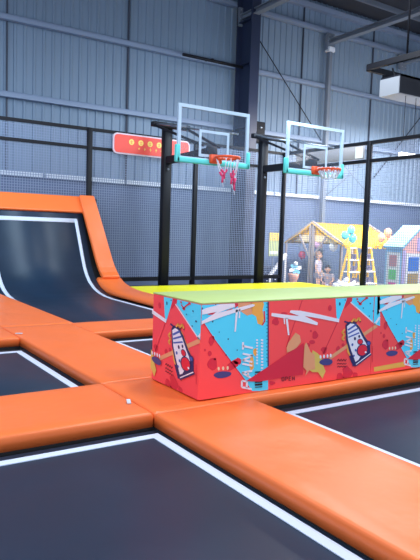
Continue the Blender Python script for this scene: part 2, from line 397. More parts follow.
# ------------------------------------------------------------ patterned foam boxes
PRINT=[
('blue',1,[(3.0094,0.9572),(3.8419,0.9577),(3.8922,-0.0102),(3.6854,0.0148),(3.5988,0.1264),(3.2121,0.5667),(3.0786,0.7377),(3.0193,0.6893)]),
('crimson',2,[(3.074,0.7353),(3.2074,0.5644),(3.2168,0.569),(3.0832,0.74)]),
('crimson',2,[(3.2077,0.5641),(3.594,0.1239),(3.6037,0.1289),(3.2166,0.5692)]),
('navy',3,[(3.8336,0.958),(3.8702,0.2513),(3.8872,0.2496),(3.8503,0.9574)]),
('navy',4,[(3.8325,0.9277),(3.8258,0.9219),(3.8184,0.9282),(3.8252,0.934)]),
('navy',4,[(3.8344,0.8912),(3.8277,0.8854),(3.8203,0.8918),(3.827,0.8976)]),
('navy',4,[(3.8363,0.8547),(3.8296,0.8489),(3.8222,0.8553),(3.8289,0.8611)]),
('navy',4,[(3.8382,0.8182),(3.8314,0.8124),(3.824,0.8188),(3.8308,0.8246)]),
('navy',4,[(3.8401,0.7816),(3.8333,0.7758),(3.8259,0.7823),(3.8327,0.788)]),
('navy',4,[(3.842,0.7449),(3.8352,0.7392),(3.8278,0.7457),(3.8346,0.7514)]),
('navy',4,[(3.8439,0.7082),(3.8371,0.7025),(3.8297,0.709),(3.8365,0.7147)]),
('navy',4,[(3.8458,0.6715),(3.839,0.6658),(3.8316,0.6723),(3.8384,0.678)]),
('navy',4,[(3.8477,0.6347),(3.8409,0.629),(3.8335,0.6356),(3.8403,0.6412)]),
('navy',4,[(3.8496,0.5978),(3.8428,0.5921),(3.8354,0.5988),(3.8422,0.6044)]),
('navy',4,[(3.8515,0.5609),(3.8447,0.5553),(3.8373,0.5619),(3.8441,0.5676)]),
('navy',4,[(3.8534,0.524),(3.8466,0.5183),(3.8392,0.525),(3.846,0.5306)]),
('navy',4,[(3.8554,0.487),(3.8485,0.4814),(3.8411,0.4881),(3.8479,0.4937)]),
('navy',4,[(3.8573,0.4499),(3.8504,0.4443),(3.843,0.4511),(3.8498,0.4567)]),
('navy',4,[(3.8592,0.4128),(3.8524,0.4073),(3.8449,0.414),(3.8517,0.4196)]),
('navy',4,[(3.8611,0.3757),(3.8543,0.3701),(3.8468,0.3769),(3.8536,0.3825)]),
('navy',4,[(3.863,0.3385),(3.8562,0.333),(3.8487,0.3398),(3.8555,0.3454)]),
('navy',4,[(3.865,0.3013),(3.8581,0.2957),(3.8506,0.3026),(3.8575,0.3081)]),
('tan',2,[(3.4702,0.9309),(3.6412,0.9296),(3.6477,0.795),(3.5864,0.7831),(3.5362,0.8103),(3.4738,0.8525)]),
('gold',2,[(3.6288,0.93),(3.7667,0.9301),(3.7942,0.8888),(3.7781,0.829),(3.7989,0.7472),(3.7797,0.6723),(3.7214,0.6959),(3.699,0.7675),(3.6477,0.795)]),
('crimson',3,[(3.7871,0.6731),(3.8185,0.7118),(3.803,0.7204),(3.7717,0.6817)]),
('crimson',3,[(3.8197,0.7161),(3.8068,0.818),(3.7889,0.818),(3.8018,0.7162)]),
('crimson',2,[(3.3985,0.9335),(3.4701,0.9329),(3.4724,0.8819),(3.4373,0.8639),(3.4002,0.8946)]),
('crimson',2,[(3.3659,0.9222),(3.3626,0.9179),(3.3533,0.9151),(3.3404,0.9144),(3.3274,0.9161),(3.3179,0.9197),(3.3142,0.9241),(3.3175,0.9283),(3.3268,0.9312),(3.3396,0.9319),(3.3526,0.9302),(3.3623,0.9267)]),
('navy',3,[(3.2163,0.9164),(3.2154,0.9093),(3.2122,0.9042),(3.2077,0.9024),(3.2031,0.9045),(3.1995,0.9099),(3.198,0.9171),(3.199,0.9242),(3.2021,0.9293),(3.2066,0.9311),(3.2112,0.929),(3.2148,0.9236)]),
('navy',3,[(3.3017,0.9179),(3.3007,0.9145),(3.2979,0.9122),(3.2938,0.9114),(3.2897,0.9125),(3.2866,0.9151),(3.2854,0.9185),(3.2864,0.9218),(3.2892,0.9242),(3.2933,0.9249),(3.2974,0.9239),(3.3005,0.9213)]),
('navy',3,[(3.0656,0.8752),(3.0645,0.871),(3.0614,0.8681),(3.057,0.8671),(3.0525,0.8685),(3.0491,0.8717),(3.0478,0.876),(3.0488,0.8802),(3.0519,0.8832),(3.0564,0.8841),(3.0608,0.8828),(3.0642,0.8795)]),
('crimson',2,[(3.115,0.8115),(3.2267,0.8586),(3.1942,0.8124)]),
('crimson',2,[(3.3317,0.8443),(3.4134,0.8649),(3.3795,0.8275)]),
('white',5,[(3.0452,0.8573),(3.1012,0.8784),(3.3018,0.9159),(3.4281,0.9091),(3.4343,0.8777),(3.3313,0.854),(3.2338,0.8248),(3.6466,0.8956),(3.6757,0.8855),(3.6627,0.8701),(3.2874,0.7875),(3.05,0.727),(3.0392,0.7494),(3.1161,0.783),(3.223,0.8368),(3.0544,0.8183)]),
('white',5,[(3.4439,0.8498),(3.4368,0.6344),(3.4536,0.6322),(3.4704,0.8469)]),
('white',5,[(3.4828,0.8524),(3.482,0.7641),(3.4978,0.7627),(3.4986,0.8511)]),
('navy',3,[(3.1878,0.7458),(3.1869,0.742),(3.184,0.7394),(3.1801,0.7386),(3.1761,0.7398),(3.173,0.7428),(3.1718,0.7467),(3.1727,0.7505),(3.1755,0.7531),(3.1795,0.7539),(3.1835,0.7527),(3.1866,0.7497)]),
('navy',3,[(3.3755,0.5645),(3.3745,0.5612),(3.3716,0.5589),(3.3675,0.5583),(3.3633,0.5595),(3.3601,0.5622),(3.3589,0.5657),(3.3599,0.5691),(3.3628,0.5714),(3.3669,0.572),(3.3711,0.5708),(3.3742,0.568)]),
('navy',3,[(3.3585,0.4091),(3.3575,0.4058),(3.3546,0.4035),(3.3505,0.403),(3.3463,0.4043),(3.3432,0.407),(3.3419,0.4106),(3.3429,0.4139),(3.3458,0.4162),(3.3499,0.4167),(3.3541,0.4155),(3.3573,0.4127)]),
('navy',3,[(3.4872,0.4476),(3.4864,0.4447),(3.4838,0.4427),(3.4802,0.4422),(3.4766,0.4433),(3.4738,0.4457),(3.4727,0.4488),(3.4735,0.4517),(3.4761,0.4536),(3.4797,0.4541),(3.4834,0.453),(3.4861,0.4506)]),
('navy',3,[(3.2645,0.6402),(3.2638,0.6378),(3.2618,0.6362),(3.2589,0.6358),(3.256,0.6366),(3.2538,0.6385),(3.2529,0.641),(3.2536,0.6433),(3.2556,0.645),(3.2585,0.6454),(3.2614,0.6446),(3.2636,0.6427)]),
('crimson',2,[(3.2068,0.557),(3.1965,0.537),(3.1838,0.5171),(3.1655,0.5153),(3.1543,0.5323),(3.1432,0.5478),(3.1436,0.5723),(3.1513,0.5966),(3.1686,0.6051),(3.1845,0.608),(3.2024,0.605),(3.2074,0.5809)]),
('crimson',2,[(3.1817,0.439),(3.1792,0.4267),(3.1711,0.4182),(3.1598,0.4158),(3.1483,0.4202),(3.1396,0.4301),(3.1361,0.4429),(3.1386,0.4551),(3.1466,0.4636),(3.1579,0.466),(3.1694,0.4617),(3.1782,0.4518)]),
('crimson',2,[(3.2459,0.3315),(3.2485,0.2991),(3.2255,0.2801),(3.1963,0.2742),(3.1701,0.2925),(3.1442,0.3106),(3.1309,0.3425),(3.1463,0.3689),(3.1638,0.39),(3.1915,0.3947),(3.2235,0.3914),(3.2415,0.3613)]),
('crimson',2,[(3.1144,0.4782),(3.1131,0.4721),(3.1091,0.4679),(3.1035,0.4667),(3.0978,0.4688),(3.0935,0.4737),(3.0918,0.4801),(3.093,0.4862),(3.097,0.4904),(3.1026,0.4916),(3.1083,0.4895),(3.1126,0.4846)]),
('crimson',2,[(3.2369,0.3809),(3.2353,0.3752),(3.2304,0.3714),(3.2235,0.3705),(3.2165,0.3727),(3.2113,0.3774),(3.2092,0.3834),(3.2108,0.3891),(3.2157,0.3929),(3.2226,0.3938),(3.2296,0.3916),(3.2348,0.3869)]),
('crimson',2,[(3.5353,0.3309),(3.5341,0.314),(3.5209,0.2982),(3.4925,0.3044),(3.4689,0.3088),(3.4501,0.322),(3.438,0.3399),(3.4482,0.3559),(3.4695,0.3617),(3.4894,0.3723),(3.515,0.3631),(3.5329,0.3482)]),
('crimson',2,[(3.3663,0.3102),(3.436,0.3529),(3.4975,0.3274),(3.4993,0.2874),(3.4163,0.2558),(3.3808,0.2496)]),
('navy2',3,[(3.4217,0.2187),(3.4077,0.2023),(3.3715,0.1908),(3.3201,0.1869),(3.2649,0.1918),(3.2305,0.2068),(3.211,0.2232),(3.22,0.24),(3.2568,0.2516),(3.3093,0.2545),(3.3608,0.2481),(3.4076,0.2367)]),
('cream',4,[(3.2792,0.2837),(3.276,0.2702),(3.2672,0.2654),(3.2579,0.272),(3.2535,0.2863),(3.2567,0.2997),(3.2656,0.3046),(3.2749,0.2979)]),
('cream',4,[(3.3321,0.282),(3.3288,0.2684),(3.3199,0.2635),(3.3105,0.2702),(3.3061,0.2845),(3.3093,0.2981),(3.3182,0.3029),(3.3277,0.2963)]),
('cream',4,[(3.3854,0.2802),(3.3822,0.2666),(3.3731,0.2617),(3.3636,0.2684),(3.3592,0.2828),(3.3624,0.2964),(3.3714,0.3013),(3.381,0.2946)]),
('gold',2,[(3.6916,0.2991),(3.6956,0.2515),(3.6815,0.234),(3.6688,0.2274),(3.6544,0.2295),(3.6423,0.2616),(3.6362,0.3043),(3.6436,0.3374),(3.647,0.3775),(3.661,0.39),(3.6753,0.3677),(3.6864,0.3384)]),
('gold',2,[(3.7284,0.4074),(3.7256,0.3886),(3.7184,0.3733),(3.7063,0.3624),(3.6944,0.3793),(3.684,0.3918),(3.6777,0.4117),(3.6798,0.4329),(3.6896,0.4459),(3.7023,0.4438),(3.7162,0.4476),(3.7259,0.4288)]),
('white',5,[(3.6775,0.0456),(3.5523,0.0806),(3.5486,0.0622),(3.6736,0.0271)]),
('white',5,[(3.5622,0.0697),(3.5616,0.1348),(3.5381,0.138),(3.5387,0.073)]),
('white',5,[(3.5479,0.1272),(3.61,0.1102),(3.6138,0.1286),(3.5517,0.1456)]),
('white',5,[(3.6001,0.121),(3.6007,0.0557),(3.6245,0.0523),(3.6238,0.1178)]),
('white',5,[(3.6801,0.1521),(3.5547,0.2247),(3.5434,0.2095),(3.6686,0.1368)]),
('white',5,[(3.5517,0.2074),(3.6761,0.2134),(3.6708,0.2329),(3.5465,0.2267)]),
('white',5,[(3.6357,0.1739),(3.6353,0.2175),(3.6115,0.2205),(3.6119,0.177)]),
('white',5,[(3.6748,0.2833),(3.5501,0.3153),(3.5464,0.297),(3.671,0.2648)]),
('white',5,[(3.6744,0.3206),(3.5498,0.3521),(3.546,0.3339),(3.6706,0.3021)]),
('white',5,[(3.553,0.3338),(3.677,0.3674),(3.6665,0.3859),(3.5428,0.3522)]),
('white',5,[(3.6736,0.3859),(3.5492,0.4166),(3.5454,0.3984),(3.6698,0.3674)]),
('white',5,[(3.6728,0.4626),(3.5484,0.4924),(3.5447,0.4741),(3.669,0.4441)]),
('white',5,[(3.5586,0.4477),(3.5579,0.5206),(3.5345,0.523),(3.5352,0.4502)]),
('white',5,[(3.7418,0.283),(3.7435,0.2992),(3.7207,0.3036),(3.7189,0.2875)]),
('white',5,[(3.7403,0.3127),(3.7421,0.3289),(3.7192,0.3332),(3.7175,0.3171)]),
('white',5,[(3.7389,0.3424),(3.7406,0.3585),(3.7178,0.3628),(3.716,0.3467)]),
('white',5,[(3.7374,0.372),(3.7391,0.3881),(3.7163,0.3923),(3.7146,0.3763)]),
('white',5,[(3.7359,0.4016),(3.7377,0.4177),(3.7149,0.4219),(3.7131,0.4058)]),
('white',5,[(3.7345,0.4312),(3.7362,0.4472),(3.7134,0.4513),(3.7117,0.4353)]),
('white',5,[(3.733,0.4607),(3.7347,0.4768),(3.712,0.4808),(3.7102,0.4647)]),
('white',5,[(3.7315,0.4902),(3.7333,0.5063),(3.7105,0.5102),(3.7088,0.4942)]),
('white',5,[(3.7301,0.5197),(3.7318,0.5357),(3.7091,0.5396),(3.7073,0.5236)]),
('white',5,[(3.8128,0.194),(3.8144,0.2123),(3.7861,0.2177),(3.7844,0.1994)]),
('white',5,[(3.8112,0.226),(3.8128,0.2443),(3.7845,0.2496),(3.7828,0.2313)]),
('white',5,[(3.8096,0.258),(3.8112,0.2763),(3.7829,0.2815),(3.7812,0.2632)]),
('white',5,[(3.8079,0.2899),(3.8096,0.3082),(3.7813,0.3133),(3.7796,0.2951)]),
('white',5,[(3.8063,0.3219),(3.808,0.3401),(3.7797,0.3452),(3.778,0.3269)]),
('white',5,[(3.8047,0.3537),(3.8063,0.372),(3.7781,0.3769),(3.7764,0.3587)]),
('white',5,[(3.8031,0.3856),(3.8047,0.4038),(3.7765,0.4087),(3.7748,0.3905)]),
('white',5,[(3.8015,0.4174),(3.8031,0.4356),(3.7749,0.4404),(3.7732,0.4222)]),
('white',5,[(3.7999,0.4492),(3.8015,0.4674),(3.7733,0.4721),(3.7717,0.4539)]),
('white',5,[(3.7983,0.4809),(3.7999,0.4991),(3.7717,0.5037),(3.7701,0.4855)]),
('white',5,[(3.7966,0.5126),(3.7983,0.5308),(3.7701,0.5353),(3.7685,0.5172)]),
('black',5,[(3.7101,0.1967),(3.8047,0.193),(3.8025,0.2076),(3.708,0.2111)]),
('black',5,[(3.7109,0.1741),(3.8055,0.1703),(3.8042,0.1786),(3.7097,0.1824)]),
('black',5,[(3.7129,0.1433),(3.8076,0.1392),(3.8048,0.158),(3.7102,0.1619)]),
('black',5,[(3.7135,0.1223),(3.8082,0.118),(3.8068,0.1274),(3.7121,0.1316)]),
('black',5,[(3.715,0.0946),(3.8098,0.09),(3.8078,0.1036),(3.713,0.108)]),
('black',5,[(3.7168,0.0652),(3.8117,0.0605),(3.8085,0.0814),(3.7138,0.086)]),
('black',5,[(3.7172,0.0457),(3.812,0.0408),(3.8108,0.0492),(3.7159,0.054)]),
('crimson',6,[(3.5988,0.1264),(3.8534,0.2364),(4.3474,0.456),(4.3553,0.1146),(4.0851,0.1145),(3.8862,0.1048),(3.7572,0.1036)]),
('crimson',2,[(3.9838,0.0626),(3.9767,0.0526),(3.9582,0.0504),(3.9419,0.0445),(3.9209,0.0508),(3.9071,0.0609),(3.9041,0.0716),(3.9066,0.0815),(3.9164,0.0912),(3.9397,0.0865),(3.9588,0.0826),(3.975,0.0741)]),
('crimson2',7,[(4.0717,0.0758),(4.0696,0.114),(4.0601,0.1151),(4.0622,0.0769)]),
('crimson2',7,[(4.0654,0.1108),(4.0918,0.1092),(4.0908,0.1167),(4.0644,0.1183)]),
('crimson2',7,[(4.0865,0.1134),(4.0887,0.0752),(4.0982,0.0741),(4.0961,0.1124)]),
('crimson2',7,[(4.0929,0.0784),(4.0665,0.0801),(4.0675,0.0726),(4.0939,0.0709)]),
('crimson2',7,[(4.1194,0.0728),(4.1172,0.1111),(4.1076,0.1122),(4.1098,0.0738)]),
('crimson2',7,[(4.1129,0.1079),(4.1396,0.1063),(4.1386,0.1138),(4.1119,0.1154)]),
('crimson2',7,[(4.1343,0.1105),(4.1354,0.0913),(4.145,0.0903),(4.1439,0.1095)]),
('crimson2',7,[(4.1397,0.0946),(4.113,0.0962),(4.114,0.0887),(4.1407,0.087)]),
('crimson2',7,[(4.1872,0.0724),(4.1621,0.074),(4.1631,0.0664),(4.1882,0.0648)]),
('crimson2',7,[(4.1674,0.0697),(4.1652,0.1082),(4.1555,0.1092),(4.1577,0.0707)]),
('crimson2',7,[(4.1609,0.1049),(4.186,0.1034),(4.185,0.1109),(4.1599,0.1125)]),
('crimson2',7,[(4.162,0.0857),(4.1835,0.0843),(4.1825,0.0919),(4.161,0.0932)]),
('crimson2',7,[(4.2158,0.0665),(4.2136,0.1052),(4.2039,0.1063),(4.2061,0.0676)]),
('crimson2',7,[(4.2046,0.1044),(4.2339,0.064),(4.2423,0.0667),(4.2129,0.1071)]),
('crimson2',7,[(4.243,0.0648),(4.2408,0.1036),(4.231,0.1046),(4.2332,0.0659)]),
('crimson',2,[(4.308,0.9382),(4.1194,0.4639),(4.1285,0.4609),(4.3174,0.9355)]),
('white',5,[(3.8931,0.7953),(4.1713,0.7548),(4.2683,0.7458),(4.1313,0.7881),(4.1477,0.8103),(4.279,0.8001),(4.568,0.7447),(4.8574,0.6805),(4.8523,0.6442),(4.5709,0.7002),(4.3385,0.7422),(4.537,0.6598),(4.5315,0.6309),(4.2857,0.6878),(4.0779,0.7284),(3.8909,0.7628)]),
('white',5,[(4.0812,0.7311),(4.1217,0.5517),(4.1433,0.5522),(4.1093,0.7322)]),
('white',5,[(4.0535,0.7334),(4.0623,0.6707),(4.0784,0.6706),(4.0695,0.7334)]),
('crimson',2,[(3.9981,0.7006),(3.9952,0.6807),(3.9804,0.6644),(3.955,0.6651),(3.9353,0.6761),(3.9082,0.6832),(3.9058,0.7058),(3.9131,0.7243),(3.9306,0.7348),(3.9508,0.7434),(3.9779,0.7414),(3.986,0.7179)]),
('crimson',2,[(4.1088,0.7777),(4.1029,0.7713),(4.0858,0.7671),(4.0624,0.7665),(4.0388,0.7695),(4.0214,0.7752),(4.0148,0.7823),(4.0206,0.7887),(4.0375,0.7928),(4.0608,0.7935),(4.0845,0.7906),(4.1021,0.7848)]),
('crimson',2,[(4.7361,0.8077),(4.7335,0.7914),(4.7244,0.7798),(4.7112,0.776),(4.6973,0.781),(4.6867,0.7935),(4.682,0.8101),(4.6845,0.8263),(4.6935,0.8379),(4.7067,0.8418),(4.7206,0.8368),(4.7313,0.8244)]),
('crimson',2,[(4.5575,0.5229),(4.5472,0.502),(4.5323,0.4877),(4.5116,0.4868),(4.4892,0.4876),(4.4702,0.505),(4.4728,0.5287),(4.4712,0.5505),(4.4852,0.566),(4.5061,0.5738),(4.5266,0.5601),(4.5407,0.5435)]),
('crimson',2,[(4.46,0.5727),(4.4584,0.5669),(4.4534,0.5629),(4.4463,0.5617),(4.439,0.5638),(4.4334,0.5685),(4.4311,0.5746),(4.4327,0.5804),(4.4377,0.5844),(4.4448,0.5855),(4.4521,0.5835),(4.4577,0.5788)]),
('crimson',2,[(4.514,0.45),(4.5088,0.4395),(4.4933,0.4328),(4.4717,0.4315),(4.4498,0.4361),(4.4335,0.4452),(4.427,0.4565),(4.4321,0.4669),(4.4475,0.4737),(4.469,0.475),(4.4909,0.4705),(4.5074,0.4613)]),
('crimson',2,[(4.6905,0.3485),(4.6904,0.3305),(4.6784,0.3149),(4.6556,0.3087),(4.6322,0.3195),(4.6242,0.3394),(4.6008,0.3559),(4.6101,0.3756),(4.629,0.3857),(4.6505,0.3862),(4.6727,0.3829),(4.6996,0.3718)]),
('crimson',2,[(4.4434,0.4229),(4.4402,0.4124),(4.4302,0.4052),(4.416,0.4035),(4.4014,0.4075),(4.3905,0.4163),(4.386,0.4274),(4.3891,0.4379),(4.3991,0.445),(4.4133,0.4468),(4.4278,0.4428),(4.4389,0.434)]),
('tan',6,[(4.1456,0.4881),(4.2231,0.5722),(4.2878,0.536),(4.306,0.4656),(4.2467,0.4063),(4.1654,0.3812),(4.1183,0.3694),(4.1077,0.4385)]),
('crimson',7,[(4.1496,0.5413),(4.1043,0.4293),(4.1122,0.4266),(4.1575,0.5387)]),
('tan',8,[(4.3769,0.4603),(4.4081,0.4149),(4.4482,0.3469),(4.5077,0.3201),(4.5254,0.1547),(4.4455,0.1573),(4.385,0.093),(4.4029,0.1507),(4.3533,0.1935),(4.3549,0.3547),(4.3575,0.4296)]),
('lime2',7,[(4.4758,0.3662),(4.551,0.3273),(4.613,0.2781),(4.6412,0.1873),(4.6832,0.1167),(4.6435,0.0377),(4.5718,0.1171),(4.4909,0.1254),(4.4459,0.1518),(4.4681,0.2584)]),
('navy2',8,[(4.783,0.2131),(4.7766,0.1942),(4.7419,0.1812),(4.6889,0.1816),(4.6378,0.1889),(4.5993,0.2048),(4.5788,0.2246),(4.5946,0.2423),(4.6309,0.253),(4.6787,0.2578),(4.7311,0.2491),(4.7712,0.2329)]),
('white',9,[(4.6098,0.2825),(4.6064,0.268),(4.5963,0.2628),(4.5854,0.2699),(4.5801,0.2851),(4.5835,0.2995),(4.5936,0.3048),(4.6045,0.2977)]),
('white',9,[(4.6618,0.2825),(4.6584,0.268),(4.6482,0.2628),(4.6372,0.2699),(4.6318,0.2852),(4.6352,0.2996),(4.6454,0.3049),(4.6564,0.2978)]),
('white',9,[(4.7142,0.2826),(4.7108,0.268),(4.7005,0.2627),(4.6894,0.2699),(4.684,0.2852),(4.6874,0.2998),(4.6977,0.305),(4.7088,0.2979)]),
('white',9,[(4.7626,0.2826),(4.7591,0.2679),(4.7488,0.2627),(4.7376,0.2698),(4.7321,0.2852),(4.7356,0.2999),(4.7459,0.3051),(4.7571,0.298)]),
('tan',3,[(4.7493,0.2347),(5.4886,0.5554),(5.4549,0.5881),(4.7196,0.2665)]),
('crimson',2,[(4.833,0.6524),(4.6358,0.3107),(4.6456,0.3066),(4.843,0.6486)]),
('blue',1,[(4.7823,0.9485),(4.9863,0.9422),(4.959,0.8873),(4.8416,0.6425),(4.8151,0.716)]),
('navy',3,[(4.8672,0.8486),(4.8662,0.8392),(4.8621,0.8325),(4.8562,0.8302),(4.8498,0.833),(4.8448,0.8401),(4.8425,0.8496),(4.8435,0.8589),(4.8475,0.8656),(4.8535,0.8679),(4.8599,0.8652),(4.8649,0.8581)]),
('navy',3,[(4.9449,0.8878),(4.9439,0.8845),(4.9406,0.8822),(4.936,0.8815),(4.9313,0.8826),(4.9277,0.8851),(4.9262,0.8885),(4.9272,0.8918),(4.9304,0.8941),(4.935,0.8949),(4.9398,0.8938),(4.9434,0.8912)]),
('blue',1,[(5.0229,0.8716),(5.0328,0.9519),(5.5006,0.9494),(5.5322,0.5623),(5.4536,0.5857)]),
('crimson',2,[(4.9706,0.9427),(5.0511,0.9401),(5.0465,0.873),(5.0165,0.8517),(4.9345,0.7936)]),
('white',3,[(5.0167,0.856),(5.448,0.5789),(5.4597,0.5878),(5.0276,0.8648)]),
('crimson',4,[(5.1207,0.8651),(5.1713,0.8348),(5.1829,0.8448),(5.1323,0.875)]),
('crimson',4,[(5.1844,0.8347),(5.2307,0.8671),(5.2161,0.8773),(5.1699,0.8449)]),
('crimson',4,[(5.2293,0.8663),(5.2768,0.8874),(5.2649,0.8992),(5.2175,0.8781)]),
('crimson',4,[(5.2036,0.8331),(5.2006,0.8264),(5.1914,0.8217),(5.1786,0.8204),(5.1654,0.8228),(5.1556,0.8282),(5.1516,0.8351),(5.1546,0.8418),(5.1637,0.8464),(5.1765,0.8478),(5.1896,0.8454),(5.1995,0.8401)]),
('crimson',4,[(5.3051,0.8979),(5.302,0.8922),(5.2926,0.8884),(5.2795,0.8873),(5.2662,0.8893),(5.2563,0.8938),(5.2523,0.8997),(5.2554,0.9053),(5.2647,0.9091),(5.2777,0.9102),(5.2911,0.9082),(5.3011,0.9037)]),
('crimson',4,[(5.1425,0.8921),(5.1405,0.8871),(5.1343,0.8836),(5.1255,0.8825),(5.1166,0.8842),(5.1098,0.8881),(5.1071,0.8933),(5.1091,0.8983),(5.1153,0.9018),(5.124,0.9029),(5.133,0.9012),(5.1397,0.8973)]),
('navy',4,[(5.3533,0.8329),(5.3521,0.8289),(5.348,0.8262),(5.3423,0.8253),(5.3363,0.8266),(5.3318,0.8297),(5.33,0.8338),(5.3312,0.8378),(5.3352,0.8406),(5.341,0.8415),(5.3469,0.8402),(5.3514,0.837)]),
('navy',4,[(5.2398,0.786),(5.2387,0.7826),(5.2353,0.7802),(5.2305,0.7795),(5.2255,0.7807),(5.2217,0.7833),(5.2201,0.7868),(5.2212,0.7902),(5.2246,0.7926),(5.2294,0.7933),(5.2344,0.7921),(5.2382,0.7895)]),
('navy',4,[(5.4123,0.7437),(5.4108,0.7392),(5.4062,0.736),(5.3995,0.7351),(5.3927,0.7366),(5.3875,0.7403),(5.3853,0.745),(5.3867,0.7496),(5.3914,0.7527),(5.398,0.7537),(5.4049,0.7521),(5.4101,0.7485)]),
('navy',4,[(5.3463,0.6891),(5.3453,0.6857),(5.3418,0.6833),(5.3368,0.6826),(5.3318,0.6838),(5.3279,0.6865),(5.3263,0.6901),(5.3274,0.6935),(5.3308,0.6959),(5.3358,0.6965),(5.3408,0.6954),(5.3447,0.6926)]),
('white',3,[(5.4514,0.5782),(5.5298,0.6616),(5.5002,0.6761),(5.4221,0.5928)]),
('gold',4,[(5.1452,0.6196),(5.2338,0.5227),(5.3433,0.388),(5.2793,0.358),(5.1692,0.5155)]),
('gold',4,[(4.9859,0.4034),(5.0731,0.2943),(5.1445,0.1964),(5.0968,0.1893),(5.0091,0.2996)]),
('gold',6,[(5.0581,0.63),(5.1032,0.6672),(5.0829,0.68),(5.0379,0.6429)]),
('gold',6,[(5.0819,0.6701),(5.1085,0.6347),(5.131,0.6416),(5.1042,0.6771)]),
('gold',6,[(5.1305,0.6321),(5.1756,0.6752),(5.154,0.6872),(5.109,0.6442)]),
('gold',6,[(5.1532,0.6782),(5.1806,0.6369),(5.204,0.6428),(5.1765,0.6842)]),
('crimson2',5,[(5.06,0.6208),(5.1051,0.6579),(5.0923,0.666),(5.0473,0.6289)]),
('crimson2',5,[(5.0917,0.6598),(5.1184,0.6243),(5.1324,0.6286),(5.1057,0.6641)]),
('crimson2',5,[(5.1321,0.6227),(5.1773,0.6657),(5.1638,0.6733),(5.1187,0.6302)]),
('crimson2',5,[(5.1633,0.6676),(5.1907,0.6262),(5.2054,0.6299),(5.1779,0.6714)]),
('gold',6,[(4.941,0.5699),(4.8969,0.5335),(4.9167,0.5206),(4.9609,0.557)]),
('gold',6,[(4.9004,0.52),(4.9489,0.4943),(4.9618,0.5084),(4.9132,0.5341)]),
('gold',6,[(4.9449,0.5075),(4.9012,0.4656),(4.922,0.4534),(4.9658,0.4953)]),
('gold',6,[(4.9057,0.4523),(4.946,0.4325),(4.9579,0.4471),(4.9175,0.4668)]),
('navy',5,[(4.9334,0.6423),(5.0022,0.6216),(5.0093,0.6382),(4.9404,0.6588)]),
('navy',5,[(4.9587,0.6079),(5.0158,0.6439),(5.1039,0.6356),(5.1914,0.5655),(5.2766,0.4565),(5.3752,0.3646),(5.388,0.2444),(5.2207,0.157),(5.1426,0.1356),(5.041,0.297),(4.9803,0.4377)]),
('white',6,[(4.9817,0.593),(5.0333,0.6215),(5.0895,0.6138),(5.1666,0.5499),(5.2482,0.4412),(5.3259,0.3544),(5.1934,0.1942),(5.1461,0.1755),(5.0706,0.3059),(5.0088,0.4356)]),
('royal',7,[(5.0055,0.5408),(5.1384,0.5984),(5.1218,0.6153),(4.9894,0.5577)]),
('royal',7,[(5.0097,0.5004),(5.1626,0.5495),(5.1501,0.5654),(4.9974,0.5162)]),
('royal',7,[(5.0142,0.4601),(5.1874,0.5006),(5.1782,0.5149),(5.0052,0.4743)]),
('navy',8,[(5.1326,0.4437),(5.1309,0.4341),(5.1249,0.4275),(5.1163,0.4255),(5.1072,0.4288),(5.1002,0.4364),(5.0971,0.4463),(5.0987,0.4558),(5.1047,0.4625),(5.1134,0.4645),(5.1224,0.4612),(5.1295,0.4536)]),
('navy',8,[(5.1991,0.4642),(5.1975,0.4557),(5.192,0.4498),(5.184,0.4481),(5.1757,0.451),(5.1692,0.4577),(5.1664,0.4665),(5.168,0.475),(5.1734,0.4809),(5.1814,0.4826),(5.1898,0.4798),(5.1962,0.473)]),
('royal',8,[(5.0957,0.378),(5.0942,0.3695),(5.0887,0.3637),(5.0809,0.362),(5.0727,0.365),(5.0663,0.3717),(5.0636,0.3805),(5.0651,0.3889),(5.0705,0.3947),(5.0784,0.3964),(5.0866,0.3935),(5.0929,0.3867)]),
('royal',8,[(5.1506,0.3107),(5.1492,0.3028),(5.1443,0.2973),(5.1372,0.2958),(5.1297,0.2985),(5.1239,0.3049),(5.1214,0.3131),(5.1227,0.321),(5.1276,0.3265),(5.1348,0.328),(5.1422,0.3253),(5.148,0.3189)]),
('royal',8,[(5.1261,0.2497),(5.1248,0.2429),(5.1205,0.2383),(5.1141,0.237),(5.1075,0.2394),(5.1024,0.2449),(5.1002,0.252),(5.1014,0.2587),(5.1058,0.2634),(5.1121,0.2647),(5.1187,0.2622),(5.1238,0.2568)]),
('navy',7,[(5.3319,0.268),(5.3014,0.2387),(5.2557,0.2261),(5.2072,0.2336),(5.1689,0.2589),(5.1509,0.2952),(5.1577,0.3328),(5.1876,0.362),(5.2327,0.375),(5.2813,0.3681),(5.3203,0.3429),(5.3389,0.3063)]),
('red2',8,[(5.3193,0.276),(5.2938,0.2509),(5.2559,0.2399),(5.2159,0.2458),(5.1846,0.2668),(5.17,0.2973),(5.1761,0.3292),(5.2012,0.3541),(5.2388,0.3654),(5.2788,0.3599),(5.3106,0.339),(5.3255,0.3083)]),
('red2',8,[(5.2415,0.4002),(5.2375,0.3867),(5.2244,0.3775),(5.2058,0.3752),(5.1867,0.3804),(5.1722,0.3916),(5.1661,0.4058),(5.1701,0.4193),(5.1831,0.4284),(5.2016,0.4307),(5.2207,0.4257),(5.2354,0.4145)]),
('navy',7,[(5.2531,0.3993),(5.2478,0.3818),(5.2307,0.3701),(5.2064,0.3671),(5.1815,0.3738),(5.1626,0.3883),(5.1547,0.4066),(5.1599,0.424),(5.1768,0.4358),(5.201,0.4388),(5.226,0.4323),(5.245,0.4178)]),
('navy',7,[(5.3848,0.3709),(5.3805,0.356),(5.3666,0.346),(5.3468,0.3435),(5.3263,0.3491),(5.3108,0.3614),(5.3043,0.377),(5.3084,0.3917),(5.3222,0.4017),(5.342,0.4043),(5.3625,0.3988),(5.3781,0.3865)]),
